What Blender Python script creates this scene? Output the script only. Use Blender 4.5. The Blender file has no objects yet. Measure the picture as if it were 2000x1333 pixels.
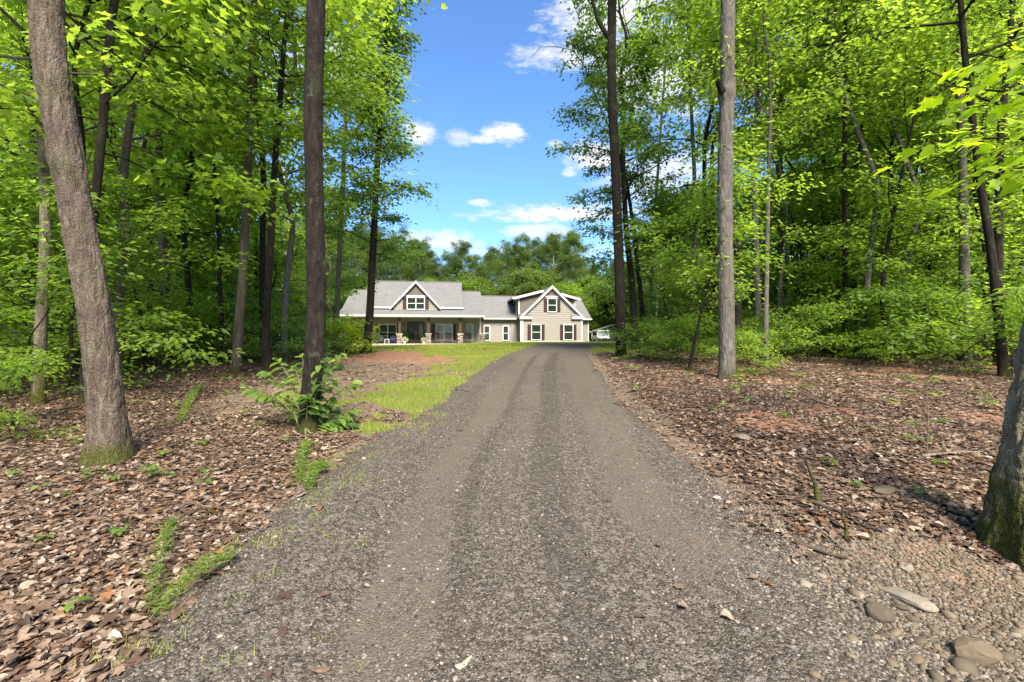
import bpy, bmesh, math, random
import numpy as np
from mathutils import Vector, Matrix
SC = bpy.context.scene
COL = SC.collection
PI = math.pi
F = 900.0          # focal length in pixels of the 2000 px wide photograph
EYE = 1.5
# ------------------------------------------------------------------ camera, sky, sun, exposure
cam = bpy.data.cameras.new("camera"); cam.sensor_width = 36.0; cam.lens = 36.0*F/2000.0
cam.clip_start = 0.05; cam.clip_end = 1500
camo = bpy.data.objects.new("camera", cam); COL.objects.link(camo)
camo.location = (0, 0, EYE); camo.rotation_euler = (PI/2, 0, 0)
SC.camera = camo
SUN_EL, SUN_AZ = math.radians(46), math.radians(166)    # azimuth from +Y towards +X: high behind the camera, a little to the right
sd = bpy.data.lights.new("sun", 'SUN'); sd.energy = 3.8; sd.angle = math.radians(24.0); sd.color = (1.0, 0.90, 0.75)
so = bpy.data.objects.new("sun", sd); COL.objects.link(so)
sv = Vector((math.sin(SUN_AZ)*math.cos(SUN_EL), math.cos(SUN_AZ)*math.cos(SUN_EL), math.sin(SUN_EL)))
so.rotation_euler = sv.to_track_quat('Z', 'Y').to_euler()
SC.view_settings.view_transform = 'Standard'; SC.view_settings.look = 'None'
SC.view_settings.exposure = 1.80; SC.view_settings.gamma = 1.0; SC.view_settings.use_curve_mapping = False
SC.render.engine = 'CYCLES'
cy = SC.cycles
cy.max_bounces = 10; cy.diffuse_bounces = 8; cy.glossy_bounces = 2; cy.transmission_bounces = 4; cy.transparent_max_bounces = 4
cy.caustics_reflective = False; cy.caustics_refractive = False; cy.sample_clamp_indirect = 10.0
cy.use_denoising = True
try: cy.denoiser = 'OPENIMAGEDENOISE'; cy.denoising_input_passes = 'RGB_ALBEDO_NORMAL'; cy.denoising_prefilter = 'ACCURATE'
except Exception: pass

class NT:
    """small node-tree helper"""
    def __init__(s, tree): s.t = tree; s.n = tree.nodes; s.l = tree.links
    def new(s, typ, **kw):
        n = s.n.new(typ)
        for k, v in kw.items(): setattr(n, k, v)
        return n
    def put(s, sock, v):
        if isinstance(v, bpy.types.NodeSocket): s.l.new(v, sock)
        elif v is not None:
            if sock.type == 'RGBA' and hasattr(v, '__len__') and len(v) == 3: v = (*v, 1)
            sock.default_value = v
    def m(s, op, a, b=None, c=None, clamp=False):
        n = s.new('ShaderNodeMath', operation=op); n.use_clamp = clamp
        s.put(n.inputs[0], a)
        if b is not None: s.put(n.inputs[1], b)
        if c is not None: s.put(n.inputs[2], c)
        return n.outputs[0]
    def mix(s, f, a, b, blend='MIX'):
        n = s.new('ShaderNodeMix', data_type='RGBA'); n.blend_type = blend
        s.put(n.inputs[0], f); s.put(n.inputs[6], a); s.put(n.inputs[7], b)
        return n.outputs[2]
    def ramp(s, f, stops, interp='LINEAR'):
        n = s.new('ShaderNodeValToRGB'); n.color_ramp.interpolation = interp
        e = n.color_ramp.elements
        while len(e) < len(stops): e.new(0.5)
        for el, (p, c) in zip(e, stops):
            el.position = p; el.color = (*c, 1) if len(c) == 3 else c
        s.put(n.inputs[0], f); return n.outputs[0]
    def noise(s, vec, scale, detail=4, rough=0.55, dist=0.0, col=False):
        n = s.new('ShaderNodeTexNoise'); s.put(n.inputs['Vector'], vec)
        n.inputs['Scale'].default_value = scale; n.inputs['Detail'].default_value = detail
        n.inputs['Roughness'].default_value = rough; n.inputs['Distortion'].default_value = dist
        return n.outputs['Color' if col else 'Fac']
    def voro(s, vec, scale, feature='F1', rand=1.0):
        n = s.new('ShaderNodeTexVoronoi', feature=feature); s.put(n.inputs['Vector'], vec)
        n.inputs['Scale'].default_value = scale; n.inputs['Randomness'].default_value = rand
        return n
    def map(s, vec, scale=(1, 1, 1), rot=(0, 0, 0)):
        n = s.new('ShaderNodeMapping'); s.put(n.inputs[0], vec); n.inputs['Scale'].default_value = scale
        n.inputs['Rotation'].default_value = rot; return n.outputs[0]
    def mr(s, v, a, b, c=0.0, d=1.0, smooth=False):
        n = s.new('ShaderNodeMapRange'); s.put(n.inputs[0], v)
        if smooth: n.interpolation_type = 'SMOOTHSTEP'
        for i, q in enumerate((a, b, c, d)): n.inputs[i+1].default_value = q
        return n.outputs[0]
    def bump(s, h, strength=0.5, dist=0.02, normal=None):
        n = s.new('ShaderNodeBump'); s.put(n.inputs['Height'], h)
        n.inputs['Strength'].default_value = strength; n.inputs['Distance'].default_value = dist
        if normal is not None: s.l.new(normal, n.inputs['Normal'])
        return n.outputs[0]

# ---- world
W = bpy.data.worlds.new("World"); SC.world = W; W.use_nodes = True
w = NT(W.node_tree); w.n.clear()
sky = w.new('ShaderNodeTexSky', sky_type='NISHITA'); sky.sun_disc = False
sky.sun_elevation = SUN_EL; sky.sun_rotation = SUN_AZ; sky.air_density = 1.15; sky.dust_density = 0.35; sky.ozone_density = 2.2; sky.altitude = 100
tc = w.new('ShaderNodeTexCoord'); sep = w.new('ShaderNodeSeparateXYZ'); w.l.new(tc.outputs['Generated'], sep.inputs[0])
az = w.m('ARCTAN2', sep.outputs[0], sep.outputs[1]); el = w.m('ARCSINE', sep.outputs[2])
wn1 = w.noise(tc.outputs['Generated'], 9.0, 6, 0.62); wn2 = w.noise(w.map(tc.outputs['Generated'], (1, 1, 2.2)), 3.0, 8, 0.58)
wn3 = w.noise(w.map(tc.outputs['Generated'], (1, 1, 3.0)), 30.0, 6, 0.65)
warp = w.m('ADD', w.m('MULTIPLY', w.m('SUBTRACT', wn1, 0.5), 1.7), w.m('MULTIPLY', w.m('SUBTRACT', wn3, 0.5), 1.9))
def ang(px, py):
    v = Vector(((px-1000)/F, 1.0, (666-py)/F)).normalized()
    return math.atan2(v.x, v.y), math.asin(v.z)
cl = None
for px, py, rx, ry, op in [(985, 262, 40, 20, 1.0), (948, 272, 34, 9, .75), (818, 258, 34, 22, 1.0), (898, 268, 26, 14, .55), (1095, 418, 150, 17, .9), (1050, 452, 70, 14, .75),
                       (845, 470, 90, 18, .8), (1190, 25, 130, 75, 1.0), (1130, 105, 110, 32, .8), (1290, 130, 120, 90, .9), (1165, 305, 55, 28, 1.0), (1290, 340, 110, 50, .75),
                       (1085, 282, 16, 8, .6), (940, 395, 26, 7, .7), (1112, 338, 14, 7, .6), (1040, 490, 180, 12, .5), (640, 120, 120, 60, .7), (330, 60, 240, 110, .8), (1700, 120, 260, 130, .7)]:
    a0, e0 = ang(px, py); a1, _ = ang(px+rx, py); _, e1 = ang(px, py-ry)
    dx = w.m('DIVIDE', w.m('SUBTRACT', az, a0), abs(a1-a0)); dy = w.m('DIVIDE', w.m('SUBTRACT', el, e0), abs(e1-e0))
    r2 = w.m('SQRT', w.m('ADD', w.m('MULTIPLY', dx, dx), w.m('MULTIPLY', dy, dy)))
    v = w.m('SUBTRACT', 1.42, w.m('SUBTRACT', r2, warp))
    v = w.m('MULTIPLY', w.mr(v, 0.0, 1.15, 0, 1, True), op)
    cl = v if cl is None else w.m('MAXIMUM', cl, v)
side = w.mr(w.m('ABSOLUTE', az), 0.42, 0.75, 0, 1, True)
gen = w.m('MULTIPLY', w.mr(wn2, 0.5, 0.66, 0, 1, True), side)
cl = w.m('MAXIMUM', cl, w.m('MULTIPLY', gen, 0.9))
cl = w.m('MULTIPLY', cl, w.mr(el, 0.0, 0.12, 0.35, 1.0))
cshade = w.ramp(wn3, [(0.3, (3.0, 3.15, 3.5)), (0.62, (4.3, 4.25, 4.2))])
skyc = w.mix(1.0, sky.outputs[0], (0.55, 0.77, 1.02), 'MULTIPLY')
mixc = w.mix(cl, skyc, cshade)
bg = w.new('ShaderNodeBackground'); bg.inputs['Strength'].default_value = 0.082
w.l.new(mixc, bg.inputs['Color'])
wo = w.new('ShaderNodeOutputWorld'); w.l.new(bg.outputs[0], wo.inputs[0])

# ------------------------------------------------------------------ numpy noise
def _h(ix, iy, iz, seed):
    n = (ix.astype(np.int64)*374761393 + iy.astype(np.int64)*668265263 + iz.astype(np.int64)*2147483647 + seed*1274126177) & 0xffffffff
    n = ((n ^ (n >> 13))*1274126177) & 0xffffffff
    n = ((n ^ (n >> 16))*2246822519) & 0xffffffff
    return (n & 0xffffff)/float(0xffffff)
def vnoise(x, y, z=0.0, seed=0):
    x = np.asarray(x, float); y = np.asarray(y, float)+x*0; z = np.asarray(z, float)+x*0
    ix, iy, iz = np.floor(x), np.floor(y), np.floor(z)
    fx, fy, fz = x-ix, y-iy, z-iz
    fx, fy, fz = (q*q*(3-2*q) for q in (fx, fy, fz))
    r = 0
    for a in (0, 1):
        for b in (0, 1):
            for c in (0, 1):
                r = r + _h(ix+a, iy+b, iz+c, seed)*(fx if a else 1-fx)*(fy if b else 1-fy)*(fz if c else 1-fz)
    return r
def fbm(x, y, z=0.0, seed=0, o=4):
    r = 0; a = 0.5; t = 0; k = 1.0
    for i in range(o):
        r = r + a*vnoise(x*k, y*k, np.asarray(z)*k, seed+i*17); t += a; a *= 0.5; k *= 2.03
    return r/t
def sstep(a, b, x):
    t = np.clip((np.asarray(x, float)-a)/(b-a), 0, 1); return t*t*(3-2*t)

# ------------------------------------------------------------------ terrain heights and zones
_py = np.array([-60, 0, 14, 18, 22, 26, 32, 40, 50, 60, 100, 300.])
_pz = np.array([-2.4, 0, .84, 1.03, 1.15, 1.23, 1.31, 1.37, 1.41, 1.43, 1.45, 1.6])
_yy = np.linspace(-60, 300, 3601); _zz = np.interp(_yy, _py, _pz)
_k = np.hanning(41); _k /= _k.sum(); _zz = np.convolve(np.pad(_zz, 20, mode='edge'), _k, 'valid')
_ry = np.array([-20, 0, 1.96, 2.77, 3.48, 5.0, 6.2, 7.2, 8.6, 10.1, 12.9, 16.5, 20, 25, 35, 44, 60.])
_rl = np.array([-1.9, -1.7, -1.63, -1.73, -1.76, -1.75, -1.48, -1.26, -1.17, -1.09, -.79, -.37, .25, 1.1, 2.2, 1.8, 1.8])
_rr = np.array([1.7, 1.7, 1.72, 1.74, 1.72, 1.84, 1.82, 1.84, 1.93, 2.04, 2.34, 2.7, 3.4, 4.3, 7.5, 12.5, 16.])
def road_l(y): return np.interp(y, _ry, _rl)
def road_r(y): return np.interp(y, _ry, _rr)
def gz(x, y):
    x = np.asarray(x, float); y = np.asarray(y, float)
    z = np.interp(y, _yy, _zz)
    z = z + 0.028*sstep(17, 38, y)*(np.clip(x, -16, 2)-2)
    rr, rl = road_r(y), road_l(y)
    off = sstep(0.15, 2.2, x-rr) + sstep(0.15, 2.2, rl-x)
    z = z + off*0.16*(vnoise(x*.35+9, y*.35, 0, 5)-.45) + np.clip(off, .12, 1)*0.03*(vnoise(x*1.7, y*1.7, 0, 6)-.5)
    z = z + 0.09*sstep(.1, .8, x-rr)*(1-sstep(6, 12, y))*sstep(2.6, 3.4, y)
    z = z - 0.06*np.exp(-((x-2.25)/.45)**2-((y-2.3)/.7)**2)
    # ruts in the drive
    c = (rl+rr)/2; t = x-c
    inside = (1-sstep(1.2, 1.7, np.abs(t)))*(1-sstep(20, 30, y))
    z = z - inside*(0.028*np.exp(-((np.abs(t)-.78)/.22)**2) - .012*np.exp(-(t/.25)**2)) + inside*.014*(fbm(x*3, y*2, 0, 8)-.5)
    return z
def gz1(x, y): return float(gz(np.array([x]), np.array([y]))[0])
def at(px, py, dmax=60):
    k = (px-1000)/F; t = (py-666)/F
    d = np.linspace(1.2, dmax, 3000)
    g = EYE - gz(k*d, d) - t*d
    i = np.argmax(g < 0) if (g < 0).any() else len(d)-1
    dd = float(d[i]); return k*dd, dd, gz1(k*dd, dd)
def pp(px, py, d): return (px-1000)/F*d, d, EYE+(666-py)/F*d

def zones(x, y):
    """grass, red clay, bare soil, litter weights"""
    x = np.asarray(x, float); y = np.asarray(y, float)
    n = fbm(x*.9, y*.9, 0, 31, 4)-.5; n2 = fbm(x*.3, y*.3, 0, 77, 3)-.5; n3 = fbm(x*3.1, y*3.1, 0, 41, 3)-.5
    rl, rr = road_l(y), road_r(y)
    e = rl-x           # distance left of the drive
    er = x-rr
    strip_w = np.interp(y, [4, 5.5, 6.5, 8, 10, 13, 16, 19], [0, 0, .30, .80, .85, .9, 1.4, 2.6])
    g = sstep(-.3, .25, strip_w*(1+1.6*n2)-e + n*2.8 + n3*2.6)*sstep(-.15, .05, e)*sstep(5.0, 6.4, y)
    # red clay apron between the wood and the lawn
    lawn = sstep(18.5, 21.5, y + n*3 + n2*3 + .06*(x+3))*sstep(-15.5, -13.0, x+n2*4)*(x < rr+14)
    gr = sstep(0.0, .4, er+.2)*sstep(16.5, 19.5, y+n*2)*(1-sstep(.7, 1.4, er-np.interp(y, [17, 24, 30], [.05, 2.2, 30])))
    far = sstep(30, 36, y)*(np.abs(x-2) < 26)
    g = np.maximum(np.maximum(g, lawn*(x < rl+.1)), np.maximum(gr, far*0.9))
    back = sstep(16, 18, y+n*2)*(1-sstep(21, 24, y))*sstep(-16, -14, x)*(1-sstep(-9.5, -8.5, x))
    g = np.maximum(g, back)
    g = np.maximum(g, np.exp(-((x+4.0)/.7)**2-((y-8.0)/.6)**2)*sstep(-.2, .15, n+n3*.6)*1.2)   # tuft patch by the leaning trunk
    red = sstep(12.5, 15.5, y+n*3)*(1-sstep(19, 21.5, y+n*2))*sstep(-6.6, -5.2, x+n)*(x < rl)
    soil = sstep(5.8, 7.2, y+n*2)*(1-sstep(17, 19, y))*sstep(-5.8, -4.4, x+n*1.6)*(x < rl+.3)
    soil = np.maximum(soil, (1-sstep(.15, .55, np.where(er > 0, er, 9)+n*.5))*.9)
    soil = np.maximum(soil, (1-sstep(.1, .4, np.where(e > 0, e, 9)+n*.5))*.6)
    gully = np.exp(-((x-2.35)/.75)**2-((y-2.35)/.85)**2)
    red = np.maximum(red, sstep(.55, .85, gully+n*1.6)*.4)
    red = np.maximum(red, sstep(.14, .2, n+.02)*(er > .6)*(y > 5)*(y < 13)*.9)
    soil = np.maximum(soil, sstep(.3, .6, gully+n*.3))
    g = np.clip(g, 0, 1)
    return g, np.clip(red*(1-g), 0, 1), np.clip(soil*(1-g), 0, 1)

# ------------------------------------------------------------------ mesh helpers
def npmesh(name, V, faces, attrs=None, smooth=False, mats=()):
    """faces: list of int arrays (M,3) or (M,4)"""
    me = bpy.data.meshes.new(name)
    V = np.ascontiguousarray(V, dtype=np.float32)
    faces = [np.asarray(f, dtype=np.int32) for f in faces if len(f)]
    loops = np.concatenate([f.ravel() for f in faces]); tot = np.concatenate([np.full(len(f), f.shape[1], np.int32) for f in faces])
    start = np.concatenate([[0], np.cumsum(tot)[:-1]]).astype(np.int32)
    me.vertices.add(len(V)); me.vertices.foreach_set('co', V.ravel())
    me.loops.add(len(loops)); me.loops.foreach_set('vertex_index', loops)
    me.polygons.add(len(tot)); me.polygons.foreach_set('loop_start', start); me.polygons.foreach_set('loop_total', tot)
    if smooth: me.polygons.foreach_set('use_smooth', np.ones(len(tot), bool))
    for k, a in (attrs or {}).items():
        a = np.asarray(a, np.float32)
        if a.ndim == 1: at_ = me.attributes.new(k, 'FLOAT', 'POINT'); at_.data.foreach_set('value', a)
        else: at_ = me.attributes.new(k, 'FLOAT_COLOR', 'POINT'); at_.data.foreach_set('color', np.c_[a, np.ones(len(a))].astype(np.float32).ravel())
    for m in mats: me.materials.append(m)
    me.update(calc_edges=True); me.validate()
    return me
def ob(name, data, parent=None, loc=(0, 0, 0), rot=(0, 0, 0), scale=None):
    o = bpy.data.objects.new(name, data); COL.objects.link(o)
    o.location = loc; o.rotation_euler = rot
    if scale is not None: o.scale = scale if hasattr(scale, '__len__') else (scale,)*3
    if parent is not None: o.parent = parent
    return o
def tag(o, label=None, cat=None, group=None, kind=None):
    if label: o['label'] = label
    if cat: o['category'] = cat
    if group: o['group'] = group
    if kind: o['kind'] = kind
    return o
def thing(name, label, cat, loc=(0, 0, 0), rz=0.0, group=None):
    return tag(ob(name, None, None, loc, (0, 0, rz)), label, cat, group)

class MB:
    """collects simple solids into one mesh"""
    def __init__(s): s.v = []; s.f = []
    def add(s, vs, fs):
        b = len(s.v); s.v += [tuple(q) for q in vs]; s.f += [tuple(b+i for i in f) for f in fs]; return s
    def box(s, x0, x1, y0, y1, z0, z1):
        if x0 > x1: x0, x1 = x1, x0
        if y0 > y1: y0, y1 = y1, y0
        if z0 > z1: z0, z1 = z1, z0
        return s.add([(x0, y0, z0), (x1, y0, z0), (x1, y1, z0), (x0, y1, z0), (x0, y0, z1), (x1, y0, z1), (x1, y1, z1), (x0, y1, z1)],
                     [(0, 3, 2, 1), (4, 5, 6, 7), (0, 1, 5, 4), (1, 2, 6, 5), (2, 3, 7, 6), (3, 0, 4, 7)])
    def prism(s, poly, y0, y1):
        """polygon of (x,z) extruded along y"""
        n = len(poly)
        return s.add([(x, y0, z) for x, z in poly]+[(x, y1, z) for x, z in poly],
                     [tuple(range(n)), tuple(range(2*n-1, n-1, -1))]+[(i, i+n, (i+1) % n+n, (i+1) % n) for i in range(n)])
    def slab(s, quad, t):
        """quad (or tri) of 3D points thickened downwards by t"""
        n = len(quad)
        return s.add(list(quad)+[(x, y, z-t) for x, y, z in quad],
                     [tuple(range(n)), tuple(range(2*n-1, n-1, -1))]+[(i, i+n, (i+1) % n+n, (i+1) % n) for i in range(n)])
    def tube(s, pts, rad, n=8, cap=True):
        V, Fq = tube_arrays(pts, rad, n); b = len(s.v)
        s.v += [tuple(q) for q in V]; s.f += [tuple(b+i for i in f) for f in Fq]
        if cap: s.f.append(tuple(b+i for i in range(n-1, -1, -1))); s.f.append(tuple(b+len(V)-n+i for i in range(n)))
        return s
    def lathe(s, prof, c=(0, 0, 0), n=12):
        b = len(s.v); m = len(prof)
        for r, z in prof:
            for i in range(n): s.v.append((c[0]+r*math.cos(2*PI*i/n), c[1]+r*math.sin(2*PI*i/n), c[2]+z))
        for j in range(m-1):
            for i in range(n): s.f.append((b+j*n+i, b+j*n+(i+1) % n, b+(j+1)*n+(i+1) % n, b+(j+1)*n+i))
        s.f.append(tuple(b+i for i in range(n-1, -1, -1))); s.f.append(tuple(b+(m-1)*n+i for i in range(n)))
        return s
    def build(s, name, mat, parent=None, smooth=False, **kw):
        me = bpy.data.meshes.new(name); me.from_pydata(s.v, [], s.f); me.materials.append(mat)
        if smooth:
            for p in me.polygons: p.use_smooth = True
        me.update(); me.validate()
        return ob(name, me, parent, **kw)
def tube_arrays(pts, rad, n):
    P = np.asarray(pts, float); R = np.asarray(rad, float)*np.ones(len(P))
    T = np.gradient(P, axis=0); T /= np.linalg.norm(T, axis=1)[:, None]+1e-9
    up = np.array([0.31, 0.17, 0.93]) if abs(T[0] @ np.array([0.31, .17, .93])) < .9 else np.array([1., 0, 0])
    A = np.cross(T, up); A /= np.linalg.norm(A, axis=1)[:, None]+1e-9; B = np.cross(T, A)
    th = np.arange(n)*2*PI/n
    V = P[:, None, :] + R[:, None, None]*(np.cos(th)[None, :, None]*A[:, None, :] + np.sin(th)[None, :, None]*B[:, None, :])
    m = len(P); i = np.arange(n); j = np.arange(m-1)
    a = (j[:, None]*n+i[None]); b = (j[:, None]*n+(i+1)[None] % n)
    Fq = np.stack([a, a+n, b+n, b], -1).reshape(-1, 4)
    return V.reshape(-1, 3), Fq
class Acc:
    """accumulates numpy tubes"""
    def __init__(s): s.V = []; s.F = []; s.n = 0
    def tube(s, pts, rad, n=5):
        V, Fq = tube_arrays(pts, rad, n); s.V.append(V); s.F.append(Fq+s.n); s.n += len(V)
    def mesh(s, name, mat, smooth=True):
        return npmesh(name, np.concatenate(s.V), [np.concatenate(s.F)], None, smooth, (mat,))
# ------------------------------------------------------------------ materials
def mat_new(name):
    m = bpy.data.materials.new(name); m.use_nodes = True; t = NT(m.node_tree); t.n.clear()
    out = t.new('ShaderNodeOutputMaterial'); return m, t, out
def principled(t, out, col, rough=0.7, normal=None, spec=0.3, metal=0.0):
    p = t.new('ShaderNodeBsdfPrincipled'); t.put(p.inputs['Base Color'], col); t.put(p.inputs['Roughness'], rough)
    p.inputs['Specular IOR Level'].default_value = spec; p.inputs['Metallic'].default_value = metal
    if normal is not None: t.l.new(normal, p.inputs['Normal'])
    if out is not None: t.l.new(p.outputs[0], out.inputs[0])
    return p
def objco(t): return t.new('ShaderNodeTexCoord').outputs['Object']
def geopos(t): return t.new('ShaderNodeNewGeometry').outputs['Position']
def attr(t, name, what='Fac'):
    a = t.new('ShaderNodeAttribute'); a.attribute_name = name; return a.outputs[what]
def orand(t): return t.new('ShaderNodeObjectInfo').outputs['Random']

def leaf_mat(name, dark, mid, light, trans=0.42, tcol=None, rough=0.45):
    m, t, out = mat_new(name)
    tint = attr(t, 'tint'); r = orand(t)
    f = t.m('ADD', t.m('MULTIPLY', tint, 0.75), t.m('MULTIPLY', r, 0.25))
    c = t.ramp(f, [(0.0, dark), (0.5, mid), (1.0, light)])
    pos = geopos(t)
    c = t.mix(t.m('MULTIPLY', t.noise(pos, 9.0, 2), .35), c, (dark[0]*.8, dark[1]*.8, dark[2]*.8))
    p = principled(t, None, c, rough, None, 0.35)
    tr = t.new('ShaderNodeBsdfTranslucent')
    k = tcol or (3.6, 3.4, 1.4)
    t.put(tr.inputs['Color'], t.mix(1.0, c, k, 'MULTIPLY'))
    mx = t.new('ShaderNodeMixShader'); mx.inputs[0].default_value = trans
    t.l.new(p.outputs[0], mx.inputs[1]); t.l.new(tr.outputs[0], mx.inputs[2]); t.l.new(mx.outputs[0], out.inputs[0])
    return m
def bark_mat(name, c1, c2, c3, moss=0.0, mossh=0.5, scale=1.0, bump=0.7, lichen=0.0):
    m, t, out = mat_new(name)
    co = objco(t)
    v = t.map(co, (16*scale, 16*scale, 3.2*scale))
    n1 = t.noise(v, 1.0, 6, 0.62, 0.6); n2 = t.noise(co, 2.3*scale, 4, .6); n3 = t.noise(co, 70*scale, 3, .6)
    wv = t.new('ShaderNodeVectorMath', operation='ADD'); t.l.new(t.map(co, (30*scale, 30*scale, 6*scale)), wv.inputs[0]); sc_ = t.new('ShaderNodeVectorMath', operation='SCALE'); t.l.new(t.noise(co, 9*scale, 4, .7, 0, True), sc_.inputs[0]); sc_.inputs['Scale'].default_value = 3.2; t.l.new(sc_.outputs[0], wv.inputs[1])
    vo = t.voro(wv.outputs[0], 1.0, 'DISTANCE_TO_EDGE').outputs['Distance']
    c = t.ramp(n1, [(0.28, c1), (0.5, c2), (0.72, c3)])
    c = t.mix(t.mr(n2, .35, .75, 0, .55), c, c1)
    c = t.mix(t.mr(n3, .45, .8, 0, .35), c, c3)
    if lichen > 0:
        c = t.mix(t.m('MULTIPLY', t.mr(t.noise(co, 6.0, 5, .7), .6, .68), lichen), c, (.33, .36, .27))
    if moss > 0:
        z = t.new('ShaderNodeSeparateXYZ'); t.l.new(co, z.inputs[0])
        f = t.m('SUBTRACT', t.m('ADD', t.noise(co, 5.0, 5, .65), 0.25), t.m('DIVIDE', z.outputs[2], mossh*1.6))
        c = t.mix(t.m('MULTIPLY', t.mr(f, .25, .6), moss), c, t.ramp(n3, [(.3, (.026, .030, .006)), (.75, (.105, .103, .018))]))
        c = t.mix(t.m('MULTIPLY', t.mr(t.noise(co, 2.0, 5, .7), .52, .66), moss*.35), c, (.07, .09, .03))
    h = t.m('ADD', t.m('MULTIPLY', n1, 1.0), t.m('ADD', t.m('MULTIPLY', t.mr(vo, 0, .22), .45), t.m('MULTIPLY', n3, .25)))
    principled(t, out, c, 0.92, t.bump(h, bump, 0.03), 0.15)
    return m
def plain(name, col, rough=0.6, spec=0.3, metal=0.0, var=0.12, scale=4.0, bump=0.0):
    m, t, out = mat_new(name); co = objco(t)
    n = t.noise(co, scale, 4, .6)
    c = t.mix(t.mr(n, .35, .7, 0, 1), tuple(q*(1-var) for q in col), tuple(min(1, q*(1+var)) for q in col))
    nm = t.bump(t.noise(co, scale*12, 3), bump, .01) if bump > 0 else None
    principled(t, out, c, rough, nm, spec, metal); return m

M = {}
# foliage kinds (reflectance; light passing through is handled by the translucent part)
M['leaf_broad'] = leaf_mat('leaf_broad', (.060, .100, .020), (.142, .215, .040), (.225, .305, .058), .58)
M['leaf_oak'] = leaf_mat('leaf_oak', (.038, .072, .022), (.092, .158, .042), (.155, .235, .058), .47)
M['leaf_under'] = leaf_mat('leaf_under', (.045, .088, .016), (.130, .205, .036), (.225, .31, .055), .5)
M['leaf_far'] = leaf_mat('leaf_far', (.036, .064, .018), (.080, .128, .030), (.145, .195, .044), .40)
M['leaf_young'] = leaf_mat('leaf_young', (.035, .075, .022), (.10, .175, .034), (.215, .30, .06), .42)
M['leaf_maple'] = leaf_mat('leaf_maple', (.13, .22, .010), (.21, .32, .015), (.32, .42, .02), .5)
M['leaf_yellow'] = leaf_mat('leaf_yellow', (.14, .21, .03), (.28, .35, .04), (.46, .42, .05), .5)
M['bark_brown'] = bark_mat('bark_brown', (.045, .034, .026), (.120, .092, .068), (.21, .175, .135), .9, .38, 1.0, .8, .25)
M['bark_mossy'] = bark_mat('bark_mossy', (.060, .050, .034), (.185, .155, .108), (.33, .29, .215), 1.0, .85, 1.0, .8, .3)
M['bark_dark'] = bark_mat('bark_dark', (.010, .008, .006), (.024, .018, .0145), (.058, .046, .038), .7, .3, 1.6, .8, .15)
M['bark_grey'] = bark_mat('bark_grey', (.06, .052, .044), (.145, .128, .108), (.26, .24, .21), .6, .35, 1.4, .7, .3)
M['bark_pale'] = bark_mat('bark_pale', (.13, .12, .105), (.27, .25, .22), (.42, .40, .36), .3, .3, 1.2, .4, .2)
M['twig'] = plain('twig', (.07, .055, .042), .9, .1, 0, .3, 8, .3)
M['twig_green'] = plain('twig_green', (.13, .13, .06), .8, .1, 0, .3, 8, .2)

def litter_leaf_mat():
    m, t, out = mat_new('dead_leaf')
    f = t.m('FRACT', t.m('ADD', attr(t, 'tint'), orand(t)))
    c = t.ramp(f, [(0, (.042, .028, .020)), (.2, (.100, .063, .043)), (.42, (.172, .112, .075)), (.64, (.255, .178, .125)), (.82, (.34, .255, .19)), (.90, (.44, .36, .285)), (.93, (.25, .125, .055)), (1, (.13, .062, .032))])
    c = t.mix(t.mr(t.noise(geopos(t), 60, 3), .4, .75, 0, .45), c, (.07, .04, .025))
    p = principled(t, None, c, .62, None, .3)
    tr = t.new('ShaderNodeBsdfTranslucent'); t.put(tr.inputs[0], c)
    mx = t.new('ShaderNodeMixShader'); mx.inputs[0].default_value = .15
    t.l.new(p.outputs[0], mx.inputs[1]); t.l.new(tr.outputs[0], mx.inputs[2]); t.l.new(mx.outputs[0], out.inputs[0]); return m
M['dead_leaf'] = litter_leaf_mat()
def stone_mat(name, stops):
    m, t, out = mat_new(name)
    f = t.m('FRACT', t.m('ADD', attr(t, 'tint'), orand(t)))
    c = t.ramp(f, stops)
    co = geopos(t)
    c = t.mix(t.mr(t.noise(co, 55, 4, .7), .4, .75, 0, .5), c, (.09, .08, .068))
    principled(t, out, c, .75, t.bump(t.noise(co, 140, 4), .5, .004), .3); return m
M['gravel_stone'] = stone_mat('gravel_stone', [(0, (.020, .016, .012)), (.3, (.055, .046, .035)), (.6, (.110, .094, .072)), (.85, (.185, .160, .126)), (1, (.31, .275, .225))])
M['field_stone'] = stone_mat('field_stone', [(0, (.055, .043, .027)), (.3, (.10, .077, .045)), (.55, (.15, .113, .066)), (.8, (.17, .135, .088)), (1, (.23, .20, .15))])
M['pier_stone'] = stone_mat('pier_stone', [(0, (.13, .10, .085)), (.4, (.25, .20, .17)), (.75, (.38, .33, .29)), (1, (.52, .48, .43))])

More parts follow.
